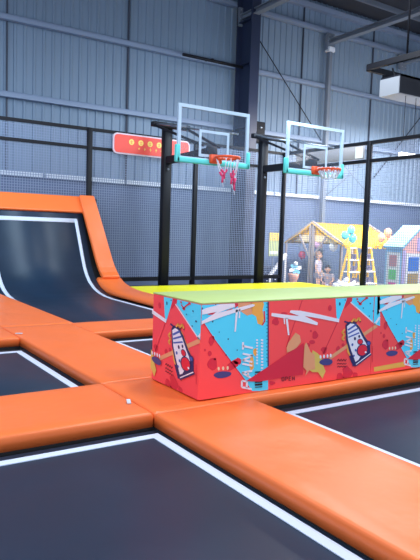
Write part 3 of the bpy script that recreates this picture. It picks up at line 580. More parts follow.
('royal',8,[(5.3696,0.372),(5.367,0.3623),(5.3583,0.3557),(5.3459,0.354),(5.3332,0.3577),(5.3234,0.3656),(5.3193,0.3758),(5.3219,0.3855),(5.3305,0.3921),(5.3428,0.3938),(5.3556,0.3902),(5.3654,0.3822)]),
('white',9,[(5.3189,0.2736),(5.3171,0.2679),(5.3113,0.2641),(5.3031,0.2633),(5.2947,0.2656),(5.2882,0.2704),(5.2856,0.2764),(5.2873,0.282),(5.2931,0.2858),(5.3013,0.2867),(5.3098,0.2844),(5.3162,0.2796)]),
('navy',7,[(5.1553,0.121),(5.4108,0.237),(5.3846,0.2617),(5.1302,0.1455)]),
('white',8,[(5.159,0.1418),(5.3917,0.2497),(5.3829,0.2579),(5.1506,0.15)]),
('navy',5,[(5.0374,0.253),(5.1106,0.1261),(5.1433,0.132),(5.0697,0.2591)]),
('crimson2',4,[(4.864,0.2088),(4.8826,0.2293),(4.8732,0.2345),(4.8546,0.214)]),
('crimson2',4,[(4.8735,0.2302),(4.8953,0.2059),(4.9042,0.2094),(4.8823,0.2337)]),
('crimson2',4,[(4.9045,0.205),(4.9233,0.2257),(4.9138,0.2308),(4.895,0.2102)]),
('crimson2',4,[(4.9141,0.2265),(4.9361,0.2021),(4.945,0.2056),(4.923,0.23)]),
('crimson2',4,[(4.9453,0.2013),(4.9642,0.2219),(4.9547,0.2271),(4.9358,0.2065)]),
('crimson2',4,[(4.955,0.2228),(4.9771,0.1983),(4.9861,0.2018),(4.9639,0.2263)]),
('crimson2',4,[(4.9864,0.1974),(5.0054,0.2182),(4.9958,0.2234),(4.9768,0.2027)]),
('crimson2',4,[(4.8655,0.1723),(4.8848,0.1828),(4.8774,0.1895),(4.858,0.179)]),
('crimson2',4,[(4.8778,0.1835),(4.899,0.1691),(4.9056,0.1745),(4.8844,0.1889)]),
('crimson2',4,[(4.906,0.1684),(4.9255,0.179),(4.918,0.1857),(4.8985,0.1751)]),
('crimson2',4,[(4.9184,0.1796),(4.9397,0.1652),(4.9464,0.1706),(4.9251,0.185)]),
('crimson2',4,[(4.9469,0.1645),(4.9665,0.1751),(4.9589,0.1819),(4.9393,0.1713)]),
('crimson2',4,[(4.9594,0.1758),(4.9808,0.1612),(4.9875,0.1667),(4.9661,0.1812)]),
('crimson2',4,[(4.988,0.1605),(5.0077,0.1712),(5.0001,0.178),(4.9804,0.1673)]),
('crimson2',4,[(4.8677,0.1394),(4.8871,0.1499),(4.8797,0.1567),(4.8603,0.1462)]),
('crimson2',4,[(4.8801,0.1506),(4.9013,0.1361),(4.9079,0.1415),(4.8867,0.156)]),
('crimson2',4,[(4.9083,0.1354),(4.9279,0.1459),(4.9203,0.1527),(4.9008,0.1422)]),
('crimson2',4,[(4.9208,0.1466),(4.9421,0.1321),(4.9488,0.1375),(4.9274,0.152)]),
('crimson2',4,[(4.9492,0.1314),(4.9689,0.1419),(4.9613,0.1487),(4.9417,0.1382)]),
('crimson2',4,[(4.9617,0.1426),(4.9832,0.128),(4.9899,0.1335),(4.9684,0.1481)]),
('crimson2',4,[(4.9904,0.1273),(5.0101,0.1379),(5.0025,0.1448),(4.9827,0.1342)]),
('crimson',2,[(5.1254,0.0486),(5.0932,0.015),(5.0695,-0.0117),(5.0318,-0.0145),(4.9858,-0.0177),(4.9569,0.0241),(4.965,0.0653),(4.949,0.1099),(4.9795,0.1361),(5.0202,0.1467),(5.0556,0.1135),(5.0894,0.0903)]),
('crimson',2,[(4.9923,0.0054),(4.9793,-0.0232),(4.9518,-0.0354),(4.9234,-0.0412),(4.8916,-0.0329),(4.8583,-0.0132),(4.8663,0.0191),(4.8663,0.0459),(4.882,0.0703),(4.9154,0.0731),(4.9475,0.0593),(4.963,0.0321)]),
('crimson',2,[(5.197,0.0064),(5.1945,-0.0158),(5.1804,-0.0295),(5.1623,-0.0426),(5.141,-0.0275),(5.1292,-0.0064),(5.1153,0.0151),(5.1203,0.0383),(5.1335,0.0556),(5.1554,0.0507),(5.1759,0.0489),(5.1966,0.0327)]),
('crimson',2,[(4.9654,0.3824),(4.9628,0.3724),(4.9541,0.3657),(4.9417,0.364),(4.929,0.3677),(4.9193,0.3759),(4.9152,0.3863),(4.9178,0.3962),(4.9265,0.4029),(4.9388,0.4047),(4.9516,0.401),(4.9613,0.3929)]),
('crimson',2,[(4.8929,0.3431),(4.8938,0.326),(4.8855,0.3103),(4.8675,0.3148),(4.8523,0.3182),(4.8403,0.331),(4.8309,0.3482),(4.8377,0.3642),(4.8504,0.3714),(4.8628,0.3823),(4.8793,0.3742),(4.8917,0.3604)]),
('crimson',3,[(5.4153,0.3358),(5.4303,0.1466),(5.4388,0.1458),(5.4238,0.3351)])]
PRINT2=[
('sand',3,[(5.46,0.0825),(6.0174,0.1004),(6.023,0.0382),(5.4728,0.0291)])]

def clip(poly, xa, xb, za, zb):
    for ax, lim, sg in ((0, xa, 1), (0, xb, -1), (1, za, 1), (1, zb, -1)):
        out = []
        for i in range(len(poly)):
            p, q = poly[i-1], poly[i]; ip = sg*(p[ax]-lim) >= 0; iq = sg*(q[ax]-lim) >= 0
            if ip != iq:
                u_ = (lim-p[ax])/(q[ax]-p[ax]); out.append((p[0]+(q[0]-p[0])*u_, p[1]+(q[1]-p[1])*u_))
            if iq: out.append(q)
        poly = out
        if len(poly) < 3: return []
    return poly
KEY = {'white': 'p_ink_white', 'black': 'p_black_ink'}
from mathutils.geometry import tessellate_polygon
def printed(m, prints, xa, xb, za, zb, place):
    for (c_, L, pts) in prints:
        pl = clip(pts, xa, xb, za, zb)
        if len(pl) < 3: continue
        m.use(KEY.get(c_, 'p_'+c_)); b = len(m.v)
        for (s_, z_) in pl: m.v.append(place(s_, z_, .0012*L))
        for tri in tessellate_polygon([[Vector((s_, z_, 0)) for s_, z_ in pl]]): m.face([b+i for i in tri])
def orient(o, nrm):
    # printed shapes face outwards
    me = o.data; bm = bmesh.new(); bm.from_mesh(me)
    for f in bm.faces:
        f.normal_update()
        if abs(f.normal.dot(Vector(nrm))) > .9 and f.normal.dot(Vector(nrm)) < 0: f.normal_flip()
    bm.to_mesh(me); bm.free()
P1 = PRINT
P2 = [(c_, L, [(s_+2.45, z_) for s_, z_ in p]) for c_, L, p in PRINT]
ZT = .925
def foam_box(lab, x0, x1, prints, left=None):
    y0, y1 = 4.71, 5.67
    t = thing('foam_box', lab, 'box', ((x0+x1)/2, (y0+y1)/2, 0), 'patterned foam boxes on the orange pad')
    MB().box(x0+.02, x1-.003, y0+.02, y1-.02, .0, ZT-.02).build('foam_core', 'p_red', t)
    m = MB(); m.use('p_red'); m.box(x0, x1-.003, y0, y0+.02, 0.002, ZT-.012)
    printed(m, prints, x0+.004, x1-.006, .004, ZT-.016, lambda s_, z_, e: (s_, y0-e, z_))
    orient(m.build('front_panel', None, t, fix=False), (0, -1, 0))
    m = MB(); m.use('p_side'); m.box(x0, x0+.02, y0+.02, y1-.02, .002, ZT-.012)
    if left:
        k = (y1-y0)/.92
        printed(m, left, 4.56, 5.475, .004, ZT-.016, lambda s_, z_, e: (x0-e, y1-(s_-4.555)*k, z_))
    orient(m.build('side_panel', None, t, fix=False), (-1, 0, 0))
    MB().box(x0+.02, x1-.003, y1-.02, y1, .002, ZT-.012).build('back_panel', 'p_red', t)
    MB().rbox(x0+.001, x1-.001, y0-.003, y1, ZT-.012, ZT+.006, .006, 2).build('top_cover', 'lime', t)
    return t
foam_box('red and blue graffiti print foam box whose left end stands free', 3.05, 5.41, P1, P1)
foam_box('red and blue graffiti print foam box running out of the right edge of the picture', 5.412, 7.86, P1+PRINT2+P2)

# ------------------------------------------------------------ safety fences
def fence(name, lab, posts, rails, net, base):
    t = thing(name, lab, 'fence', base)
    for (x, y, z1) in posts:
        m = MB(); m.rbox(x-.07, x+.07, y-.07, y+.07, FZ, z1, .012, 1); m.build('post', 'black', t)
    for a, b_, w_ in rails: MB().bar(a, b_, w_).build('rail', 'black', t)
    m = MB(); h = .0075 if base[0] < 10 else .005
    (x0, y0), (x1, y1), z0, z1, st = net
    L = math.hypot(x1-x0, y1-y0); ux, uy = (x1-x0)/L, (y1-y0)/L
    n = int(L/st)
    for i in range(n+1):
        x, y = x0+ux*i*st, y0+uy*i*st; m.box(x-h, x+h, y-h, y+h, z0, z1)
    for j in range(int((z1-z0)/st)+1):
        z = z0+j*st; m.bar((x0, y0, z), (x1, y1, z), 2*h)
    m.build('net', 'net', t)
fence('net_fence', 'black post fence with netting across the back of the trampolines', [(3.1, 16.6, 4.42), (6.76, 16.6, 4.42), (10.35, 16.6, 4.42), (14.05, 16.6, 4.42)],
      [((3, 16.6, 4.38), (14.0, 16.6, 4.38), .085), ((3, 16.6, 3.86), (14.0, 16.6, 3.86), .085), ((3, 16.6, .06), (14.0, 16.6, .06), .12)], ((3, 16.62), (14.0, 16.62), .1, 4.33, .072), (8.5, 16.6, FZ))
fence('net_fence', 'black post fence with netting along the right side, before the play tent', [(14.05, 12.72, 4.42), (14.05, 8.8, 4.42)],
      [((14.05, 16.5, 4.38), (14.05, 8.5, 4.38), .1), ((14.05, 16.5, 3.84), (14.05, 8.5, 3.84), .1), ((14.05, 16.5, -.55), (14.05, 8.5, -.55), .1)], ((14.07, 16.5), (14.07, 8.5), -.5, 4.33, .072), (14.05, 12.5, FZ))
t = thing('fence_panel', 'long cream panel between the upper rails of the right fence', 'panel', (14.0, 14.3, 3.9))
MB().rbox(13.96, 13.99, 12.85, 15.9, 3.9, 4.31, .01, 1).build('board', 'panel', t)
MB().box(13.95, 13.96, 12.9, 13.2, 3.94, 4.28).build('white_end', 'white', t)

# sign plaque
def rrect(x0, x1, z0, z1, r, n=6):
    p = []
    for cx, cz, a0 in ((x1-r, z0+r, -90), (x1-r, z1-r, 0), (x0+r, z1-r, 90), (x0+r, z0+r, 180)):
        for i in range(n+1): a = math.radians(a0+90*i/n); p.append((cx+r*math.cos(a), cz+r*math.sin(a)))
    return p
t = thing('wall_sign', 'long red rounded sign with yellow characters, behind the left basketball post', 'sign', (8.7, 16.4, 3.76))
MB().prism(rrect(7.42, 10.02, 3.76, 4.36, .14), 16.44, 16.49, 'y').build('sign_border', 'signedge', t)
m = MB(); m.use('signred'); m.prism(rrect(7.46, 9.98, 3.80, 4.32, .11), 16.425, 16.44, 'y')
m.build('sign_face', None, t)
for k in range(4):          # four big round characters
    cx, cz = 8.0+k*.307, 4.13; m = MB(); r = .085
    circ = [(cx+r*math.cos(a*math.pi/7), cz+r*math.sin(a*math.pi/7)) for a in range(14)]
    m.use('signyel'); m.prism(circ, 16.418, 16.425, 'y')
    m.use('signred'); m.box(cx-.05, cx+.05, 16.415, 16.418, cz+.012, cz+.022); m.box(cx-.006, cx+.006, 16.415, 16.418, cz-.055, cz+.055); m.box(cx-.035, cx+.035, 16.415, 16.418, cz-.035, cz-.025)
    m.build('sign_character', None, t)
for k in range(5):
    m = MB(); m.use('signyel'); cx = 8.25+k*.19; h = .028+.006*k
    m.box(cx-.03, cx+.03, 16.418, 16.425, 3.955, 3.97); m.box(cx-.008, cx+.008, 16.418, 16.425, 3.955-h, 3.965+h); m.build('small_character', None, t)

# ------------------------------------------------------------ basketball hoops
def hoop(lab, px, py, cx, by, strands):
    t = thing('basketball_hoop', lab, 'basketball hoop', (px, py, FZ), 'basketball hoops behind the yellow pads')
    MB().rbox(px-.13, px+.13, py-.11, py+.11, -.12, 4.62, .02, 1).build('post', 'black', t)
    MB().rbox(px-.3, px+.3, py-.25, py+.25, -.13, -.10, .01, 1).build('base_plate', 'black', t)
    MB().rbox(px-.62, px+.62, py-.3, py-.12, 4.52, 4.66, .02, 1).build('cross_bar', 'black', t)
    z0, z1 = 3.33, 4.68; xa, xb = cx-1.08, cx+1.08
    MB().bar((px, py-.1, 3.62), (cx, by+.12, 3.62), .16, .2).build('arm', 'black', t)
    MB().rbox(cx-.16, cx+.16, by+.05, by+.14, 3.45, 3.75, .02, 1).build('mount_plate', 'black', t)
    for s_ in (-1, 1):
        MB().bar((px+s_*.55, py-.25, 4.55), (cx+s_*.25, by+.12, 3.75), .06).build('strut', 'black', t)
        MB().tube([(px+s_*.5, py-.2, 4.6), (cx+s_*.8, by+.08, 4.15)], .028).build('gas_rod', 'silver', t)
    for z in (3.35, 3.6):
        MB().ball((px-.02, py-.16, z), .035, u=8, v=6).build('bolt', 'silver', t)
    b = MB().box(xa+.03, xb-.03, by-.01, by+.01, z0+.03, z1-.03).build('backboard', 'glass', t)
    f = MB(); w_ = .085
    f.box(xa, xb, by-.03, by+.03, z1-w_, z1); f.box(xa, xb, by-.03, by+.03, z0, z0+w_)
    f.box(xa, xa+w_, by-.03, by+.03, z0+w_, z1-w_); f.box(xb-w_, xb, by-.03, by+.03, z0+w_, z1-w_)
    f.build('board_frame', 'frame', b)
    g = MB(); sx0, sx1, sz0, sz1, w2 = cx-.46, cx+.46, 3.45, 4.12, .07
    g.box(sx0, sx1, by-.018, by-.011, sz1-w2, sz1); g.box(sx0, sx1, by-.018, by-.011, sz0, sz0+w2)
    g.box(sx0, sx0+w2, by-.018, by-.011, sz0+w2, sz1-w2); g.box(sx1-w2, sx1, by-.018, by-.011, sz0+w2, sz1-w2)
    g.build('target_square', 'frame', b)
    e = MB(); e.rbox(xa-.04, xb+.04, by-.06, by+.06, z0-.07, z0+.06, .03, 2)
    e.rbox(xa-.05, xa+.07, by-.06, by+.06, z0-.07, z0+.36, .03, 2); e.rbox(xb-.07, xb+.05, by-.06, by+.06, z0-.07, z0+.36, .03, 2)
    e.build('edge_padding', 'teal', b)
    rc = (cx+.05, by-.55, 3.42); R_ = .30
    rm = MB(); rm.tube([(rc[0]+R_*math.cos(a*math.pi/14), rc[1]+R_*math.sin(a*math.pi/14), rc[2]) for a in range(28)], .032, 8, closed=True)
    rm.bar((rc[0]-.12, rc[1]+.27, rc[2]), (cx-.14, by-.05, rc[2]), .04); rm.bar((rc[0]+.12, rc[1]+.27, rc[2]), (cx+.14, by-.05, rc[2]), .04)
    for a in range(12):
        x_, y_ = rc[0]+R_*math.cos(a*math.pi/6), rc[1]+R_*math.sin(a*math.pi/6); rm.ball((x_, y_, rc[2]-.045), .022, u=6, v=5)
    rm.rbox(cx-.17, cx+.17, by-.16, by-.03, 3.3, 3.52, .02, 1)
    rim = rm.build('rim', 'rim', t)
    q = MB(); rr = random.Random(int(px*10))
    q.use('cordw')
    def loop(a0, a1, dep):
        A = (rc[0]+R_*math.cos(a0), rc[1]+R_*math.sin(a0), rc[2]-.05); B = (rc[0]+R_*math.cos(a1), rc[1]+R_*math.sin(a1), rc[2]-.05)
        mid = ((A[0]+B[0])/2*.7+rc[0]*.3, (A[1]+B[1])/2*.7+rc[1]*.3)
        P = []
        for i in range(9):
            u_ = i/8; P.append((A[0]*(1-u_)+B[0]*u_+(mid[0]-(A[0]+B[0])/2)*4*u_*(1-u_), A[1]*(1-u_)+B[1]*u_+(mid[1]-(A[1]+B[1])/2)*4*u_*(1-u_), rc[2]-.05-dep*4*u_*(1-u_)))
        return P
    if strands:
        for a0, a1, dp in ((3.0, 4.0, .42), (4.4, 5.2, .45), (5.0, 6.0, .6), (5.6, 6.6, .34), (.8, 1.9, .3)):
            P = loop(a0, a1, dp); q.use('cordw'); q.tube(P, .013, 6); q.use('cordp'); q.tube(P[2:7], .03, 6)
            c_ = P[4]; q.tube([c_, (c_[0]+rr.uniform(-.03, .03), c_[1], c_[2]-.16)], .028, 6)
            q.use('cordw'); q.tube([(c_[0], c_[1], c_[2]-.14), (c_[0]+.03, c_[1], c_[2]-.26)], .012, 6)
    else:
        for k in range(12):
            a0 = k*math.pi/6
            P = loop(a0, a0+math.pi/6*1.6, .16+.05*rr.random()); q.tube(P, .016, 6)
        for k in range(14):
            a0 = k*math.pi/7; c0, s0 = math.cos(a0), math.sin(a0)
            q.tube([(rc[0]+R_*c0*1.12, rc[1]+R_*s0*1.12, rc[2]+.02), (rc[0]+R_*.9*c0, rc[1]+R_*.9*s0, rc[2]+.045), (rc[0]+R_*.88*c0, rc[1]+R_*.88*s0, rc[2]-.06)], .016, 6)
    q.build('net', None, rim)
    return t
hoop('left basketball hoop, pink and white net cords hanging torn from its rim', 8.84, 15.8, 8.64, 13.0, True)
hoop('right basketball hoop, its net bunched up on the rim', 12.17, 15.45, 12.12, 13.0, False)

# ------------------------------------------------------------ play tent and things around it
M['tentyel'] = mat('yellow canvas', (250, 196, 48), .8)
M['tentin'] = mat('cream canvas', (250, 232, 190), .8)
M['timber'] = mat('greyed timber', (168, 158, 158), .7, var=(6, .12, (8, 8, 1)))
t = thing('play_tent', 'yellow canvas roofed market tent with a grey timber gable', 'tent', (18, 17.5, FZ))
gx, gx2, ya, yb, ym, ze, zr = 16.45, 19.6, 15.98, 19.1, 17.6, 1.28, 2.06
r = MB()
for (y_, s_) in ((ya, -1), (yb, 1)):
    nseg = 10
    b = len(r.v)
    for i in range(nseg+1):
        xx = gx-.05+(gx2-gx+.1)*i/nseg; sag = .03*math.sin(i*math.pi/2.5)
        r.v += [(xx, ym, zr), (xx, (ym+y_)/2, (zr+ze)/2-.06+sag), (xx, y_+s_*.08, ze-.04), (xx, y_+s_*.08, ze-.08), (xx, (ym+y_)/2, (zr+ze)/2-.09+sag), (xx, ym, zr-.03)]
    for i in range(nseg):
        for k in range(6): r.face([b+6*i+k, b+6*i+(k+1) % 6, b+6*i+6+(k+1) % 6, b+6*i+6+k], True)
    r.face([b+k for k in range(6)]); n = b+6*nseg; r.face([n+k for k in range(6)])
roof_ = r.build('canvas_roof', 'tentyel', t)
v_ = MB()
for i in range(12):                       # scalloped valance under the front eave
    xx = gx+(gx2-gx)*i/12; wv = (gx2-gx)/12
    v_.prism([(xx, ze-.06), (xx+wv, ze-.06), (xx+wv*.85, ze-.14), (xx+wv*.5, ze-.17), (xx+wv*.15, ze-.14)], ya-.1, ya-.085, 'y')
v_.build('valance', 'tentyel', roof_)
gc = MB(); gc.use('tentyel'); gc.prism([(ya+.75, ze+.28), (ym, zr-.1), (yb-.75, ze+.28)], gx+.1, gx+.12, 'x'); gc.use('tentin'); gc.prism([(ya+.35, ze+.02), (ya+.75, ze+.28), (yb-.75, ze+.28), (yb-.35, ze+.02)], gx+.1, gx+.12, 'x')
gc.build('backlit_sheet', None, t)  # added sheet coloured like the backlit underside of the far roof
for (p, q_) in (((gx, ya, ze), (gx, ym, zr+.02)), ((gx, yb, ze), (gx, ym, zr+.02)), ((gx2, ya, ze), (gx2, ym, zr)), ((gx2, yb, ze), (gx2, ym, zr))):
    MB().bar(p, q_, .07, .09).build('rafter', 'timber', t)
for y_ in (ym-.07, ym+.09): MB().bar((gx, y_, FZ), (gx, y_, zr-.05), .07).build('king_post', 'timber', t)
MB().bar((gx, ym-.1, .75), (gx, ya+.75, ze+.34), .06).build('brace', 'timber', t)
MB().bar((gx, ym+.15, .75), (gx, yb-.75, ze+.3), .06).build('brace', 'timber', t)
for (x_, y_) in ((gx2, ya), (gx, yb), (gx2, yb)): MB().bar((x_, y_, FZ), (x_, y_, ze), .07).build('corner_post', 'timber', t)
MB().bar((gx, ya, FZ), (gx, ya, ze), .05).build('corner_post', 'timber', t)

def balloon(lab, c_, r, col, sq=1.12, rib=None):
    r *= .9; k = 'bal%d%d%d' % col
    if k not in M: M[k] = mat('balloon '+k[3:], col, .25)
    t = thing('balloon', lab, 'balloon', (c_[0], c_[1], c_[2]-r*sq), 'balloons on the play tent')
    m = MB().ball(c_, r, r, r*sq); m.build('balloon_skin', k, t)
    m = MB().tube([(c_[0], c_[1], c_[2]-r*sq+.01), (c_[0], c_[1], c_[2]-r*sq-.035)], [.012, .028], 8); m.build('knot', k, t)
    if rib: MB().tube([(c_[0], c_[1]+rib[0], c_[2]-r*sq-.03), (c_[0], c_[1]+rib[1], rib[2])], .006, 6).build('ribbon', 'cordw', t)
TE, PE = (108, 214, 222), (248, 186, 150)
balloon('turquoise balloon at the left of the trio on the tent eave', (16.3, 15.72, 1.6), .16, TE, rib=(0, .2, 1.22))
balloon('turquoise balloon at the top of the trio on the tent eave', (16.6, 15.72, 1.8), .16, (120, 220, 226), rib=(0, .2, 1.22))
balloon('turquoise balloon at the lower right of the trio on the tent eave', (16.68, 15.7, 1.5), .17, (100, 208, 218), rib=(0, .2, 1.22))
balloon('peach balloon at the top of the trio at the right tent corner', (18.62, 15.72, 1.76), .17, PE, rib=(0, .2, 1.22))
balloon('peach balloon at the left of the trio at the right tent corner', (18.25, 15.72, 1.55), .18, (246, 176, 140), rib=(0, .2, 1.22))
balloon('peach balloon at the right of the trio at the right tent corner', (18.78, 15.7, 1.47), .17, (250, 192, 160), rib=(0, .2, 1.22))
balloon('deep pink balloon hanging at the left inside the tent gable', (16.9, 18.62, .74), .17, (216, 84, 120), rib=(.18, .18, 1.5))
balloon('lavender balloon hanging in the middle of the tent gable', (16.7, 17.5, 1.22), .2, (214, 176, 216), rib=(.2, .1, 1.98))
balloon('white balloon hanging at the right of the tent gable', (16.7, 16.68, 1.17), .18, (238, 244, 250), rib=(.18, .18, 1.55))
# ladders with shelves, one each side of the near fence post
M['ladyel'] = mat('yellow ladder paint', (244, 196, 74), .55)
M['shelfw'] = mat('shelf cream', (240, 234, 232), .6)
M['pot'] = mat('dark pot', (112, 106, 130), .6)
def ladder(lab, xc, yc):
    t = thing('ladder_shelf', lab, 'shelf', (xc, yc, FZ), 'yellow ladder shelves under the tent')
    zt = 1.2
    for s_ in (-1, 1):
        MB().bar((xc+s_*.16, yc, zt), (xc+s_*.42, yc-.28, FZ), .07, .06).build('rail', 'ladyel', t)
        MB().bar((xc+s_*.16, yc+.02, zt), (xc+s_*.42, yc+.32, FZ), .07, .06).build('rail', 'ladyel', t)
    for k, z in enumerate((1.16, .72, .28, -.16)):
        f = (zt-z)/(zt-FZ); hw = .17+.26*f; dd = .06+.27*f
        MB().box(xc-hw, xc+hw, yc-dd, yc+dd, z-.03, z+.012).build('shelf_board', 'shelfw', t)
    MB().prism([(xc-.2, .74), (xc+.2, .74), (xc+.15, 1.12), (xc-.15, 1.12)], yc+.1, yc+.12, 'y').build('back_cloth', 'shelfw', t)
    for (z, hw) in ((.732, .1), (.292, .16), (-.148, .2)):
        for s_ in (-1, 1):
            x_ = xc+s_*hw*.62; w_ = hw*.45
            m = MB().prism([(x_-w_*.8, yc-.1), (x_+w_*.8, yc-.1), (x_+w_*.8, yc+.04), (x_-w_*.8, yc+.04)], z, z+.17, 'z')
            m.prism([(x_-w_*.95, yc-.115), (x_+w_*.95, yc-.115), (x_+w_*.95, yc+.055), (x_-w_*.95, yc+.055)], z+.14, z+.2, 'z')
            tag(m.build('planter_pot', 'pot'), 'small dusky pot on the %s, %s board, %s side' % ('left yellow ladder shelf' if xc < 17 else 'right yellow ladder shelf', 'upper' if z > .7 else 'middle' if z > .2 else 'lower', 'left' if s_ < 0 else 'right'), 'pot', 'small pots on the ladder shelves')
ladder('yellow ladder shelf with cream boards, left of the near fence post', 16.62, 15.62)
ladder('yellow ladder shelf with cream boards, right of the near fence post', 17.55, 15.75)
M['blackhair'] = mat('dark hair', (40, 34, 40), .7)
# low white display
t = thing('low_table', 'low white table at the foot of the yellow ladder shelves', 'table', (15.55, 14.95, FZ))
MB().rbox(15.0, 16.2, 14.6, 15.3, -.3, -.24, .02, 2).build('table_top', 'white', t)
for (x_, y_) in ((15.08, 14.68), (16.12, 14.68), (15.08, 15.22), (16.12, 15.22)): MB().bar((x_, y_, FZ), (x_, y_, -.3), .05).build('leg', 'white', t)
for (lab, x_, s_) in (('white rounded soft toy at the left end of the low table', 15.2, .13), ('white rounded soft toy in the middle of the low table', 15.55, .17), ('white rounded soft toy at the right end of the low table', 15.95, .12)):
    q = thing('soft_toy', lab, 'toy', (x_, 14.95, -.24), 'white soft toys on the low table')
    MB().ball((x_, 14.95, -.24+s_*.8), s_, s_, s_*.8).build('toy_body', 'white', q); MB().ball((x_+.03, 14.87, -.24+s_*1.7), s_*.6).build('toy_head', 'white', q)
    for dx in (-.03, .09): MB().ball((x_+dx, 14.87, -.24+s_*2.3), s_*.2).build('ear', 'pot', q)
# playhouse cabinet
M['hblue'] = mat('playhouse light blue', (150, 204, 244), .5)
M['hpink'] = mat('playhouse pink', (250, 190, 186), .5)
M['hlav'] = mat('playhouse lavender', (196, 184, 236), .5)
for k, c_ in dict(cA=(196, 140, 150), cB=(110, 208, 130), cC=(226, 100, 170), cD=(52, 120, 216), cE=(176, 146, 92), cF=(48, 160, 110)).items(): M[k] = mat('cell '+k, c_, .5)
t = thing('playhouse', 'tall pastel playhouse with blue roof, pink gable and coloured windows', 'playhouse', (15.8, 12.4, FZ))
hx0, hx1, hy0, hy1 = 15.0, 16.6, 12.06, 12.71; e_, rz_ = 1.27, 1.94
MB().box(hx0, hx0+.06, hy0+.02, hy1, FZ, e_).build('side_wall', 'hblue', t)
MB().box(hx1-.06, hx1, hy0+.02, hy1, FZ, e_).build('side_wall', 'hblue', t)
MB().prism([(hx0, FZ), (hx1, FZ), (hx1, e_), (15.8, rz_-.06), (hx0, e_)], hy0-.02, hy0+.02, 'y').build('front_wall', 'hpink', t)
MB().prism([(hx0+.06, FZ), (hx1-.06, FZ), (hx1-.06, e_), (15.8, rz_-.1), (hx0+.06, e_)], hy1-.04, hy1, 'y').build('back_wall', 'hpink', t)
m = MB(); m.prism([(hx0-.06, e_-.03), (15.8, rz_-.02), (15.8, rz_+.04), (hx0-.08, e_+.04)], hy0-.06, hy1+.04, 'y'); m.prism([(hx1+.06, e_-.03), (15.8, rz_-.02), (15.8, rz_+.04), (hx1+.08, e_+.04)], hy0-.06, hy1+.04, 'y'); m.build('roof', 'hblue', t)
# corner board in blue on the front
MB().box(hx0-.01, hx0+.1, hy0-.035, hy0-.02, FZ, e_-.06).build('corner_board', 'hlav', t)
def wnd(kind, u0, u1, z0, z1, cells):
    f = MB()
    if kind == 'side':
        f.box(hx0-.03, hx0, u0, u1, z0, z1); o_ = f.build('window_frame', 'white', t)
        for (a, b_, key) in cells: MB().box(hx0-.045, hx0-.03, u0+.1, u1-.1, a, b_).build('coloured_pane', key, o_)
    else:
        f.box(u0, u1, hy0-.06, hy0-.02, z0, z1); o_ = f.build('window_frame', 'white', t)
        for (a, b_, key) in cells: MB().box(u0+.1, u1-.1, hy0-.075, hy0-.06, a, b_).build('coloured_pane', key, o_)
wnd('side', 12.14, 12.62, -.3, 1.14, [(.7, 1.04, 'cA'), (.3, .6, 'cB'), (-.16, .2, 'cC')])
wnd('front', 15.12, 15.78, -.4, 1.12, [(.58, 1.0, 'cD'), (.1, .5, 'cE'), (-.3, .02, 'cF')])
wnd('front', 15.86, 16.5, -.4, 1.12, [(.58, 1.0, 'cA'), (.1, .5, 'cB'), (-.3, .02, 'cC')])
MB().box(15.62, 16.0, hy0-.05, hy0-.02, 1.18, 1.6).build('gable_window', 'hlav', t)

# standing poster, padded block and light bar seen just right of the right post
M['postg'] = mat('poster green', (178, 190, 130), .6); M['posty'] = mat('poster yellow', (214, 186, 84), .6)
t = thing('standing_poster', 'yellow and green standing poster right of the right basketball post', 'poster', (14.85, 18, FZ))
m = MB(); m.use('postg'); m.box(14.6, 15.1, 17.98, 18.0, .72, 1.62); m.use('posty'); m.box(14.6, 15.1, 17.965, 17.98, 1.3, 1.62); m.use('white'); m.box(14.66, 15.04, 17.97, 17.98, .8, .9); m.build('poster_face', None, t)
MB().bar((14.85, 18.03, FZ), (14.85, 18.03, 1.6), .04).build('stand_pole', 'beam', t); MB().rbox(14.6, 15.1, 17.82, 18.06, FZ, FZ+.04, .01, 1).build('stand_foot', 'beam', t)
t = thing('padded_block', 'dark navy padded block on the floor behind the corner of the fence', 'block', (15.0, 18.3, FZ))
MB().rbox(14.4, 15.6, 18.14, 18.58, FZ, .32, .04, 2).build('block_body', 'navy', t)
for x_, z_ in ((14.6, .1), (14.9, -.05), (15.25, .12), (15.1, -.2), (14.7, -.25), (15.45, -.08)): MB().ball((x_, 18.13, z_), .025, u=8, v=6).build('stud', 'sill', t)
t = thing('slide_rail', 'pale slanting rail behind the fence corner post', 'rail', (14.85, 17.6, FZ))
MB().bar((14.35, 17.6, -.05), (15.15, 17.6, .82), .1, .1).build('rail_bar', 'white', t); MB().bar((15.12, 17.6, FZ), (15.12, 17.6, .8), .05).build('rail_leg', 'white', t); MB().bar((14.4, 17.6, FZ), (14.4, 17.6, 0), .05).build('rail_leg', 'white', t)
# little pinwheel plant pot
M['peachpot'] = mat('peach pot', (226, 164, 140), .6); M['skyb'] = mat('sky blue petals', (120, 196, 226), .5)
t = thing('pinwheel_pot', 'peach pot with a blue and white pinwheel, left of the tent', 'ornament', (15, 16.95, FZ))
MB().tube([(15, 16.95, FZ), (15, 16.95, -.2)], .2, 16).build('plinth', 'white', t)
MB().tube([(15, 16.95, -.2), (15, 16.95, .0), (15, 16.95, .12)], [.13, .19, .21], 16).build('pot', 'peachpot', t)
for k in range(6):
    a = k*math.pi/3+.3; ca, sa = math.cos(a), math.sin(a)
    m = MB(); pts = [(0, 0), (.2, .07), (.38, .04), (.36, -.06), (.16, -.08)]
    m.prism([(15-.0+px_*ca*.8-py_*sa, .3+px_*sa*.6+py_*ca) for px_, py_ in pts], 16.86, 16.88, 'y'); m.build('petal', 'skyb' if k % 3 else 'white', t)
MB().ball((15, 16.86, .5), .08).build('white_ball', 'white', t)
MB().tube([(15, 16.92, .1), (15, 16.92, .45)], .02).build('stem', 'beam', t)

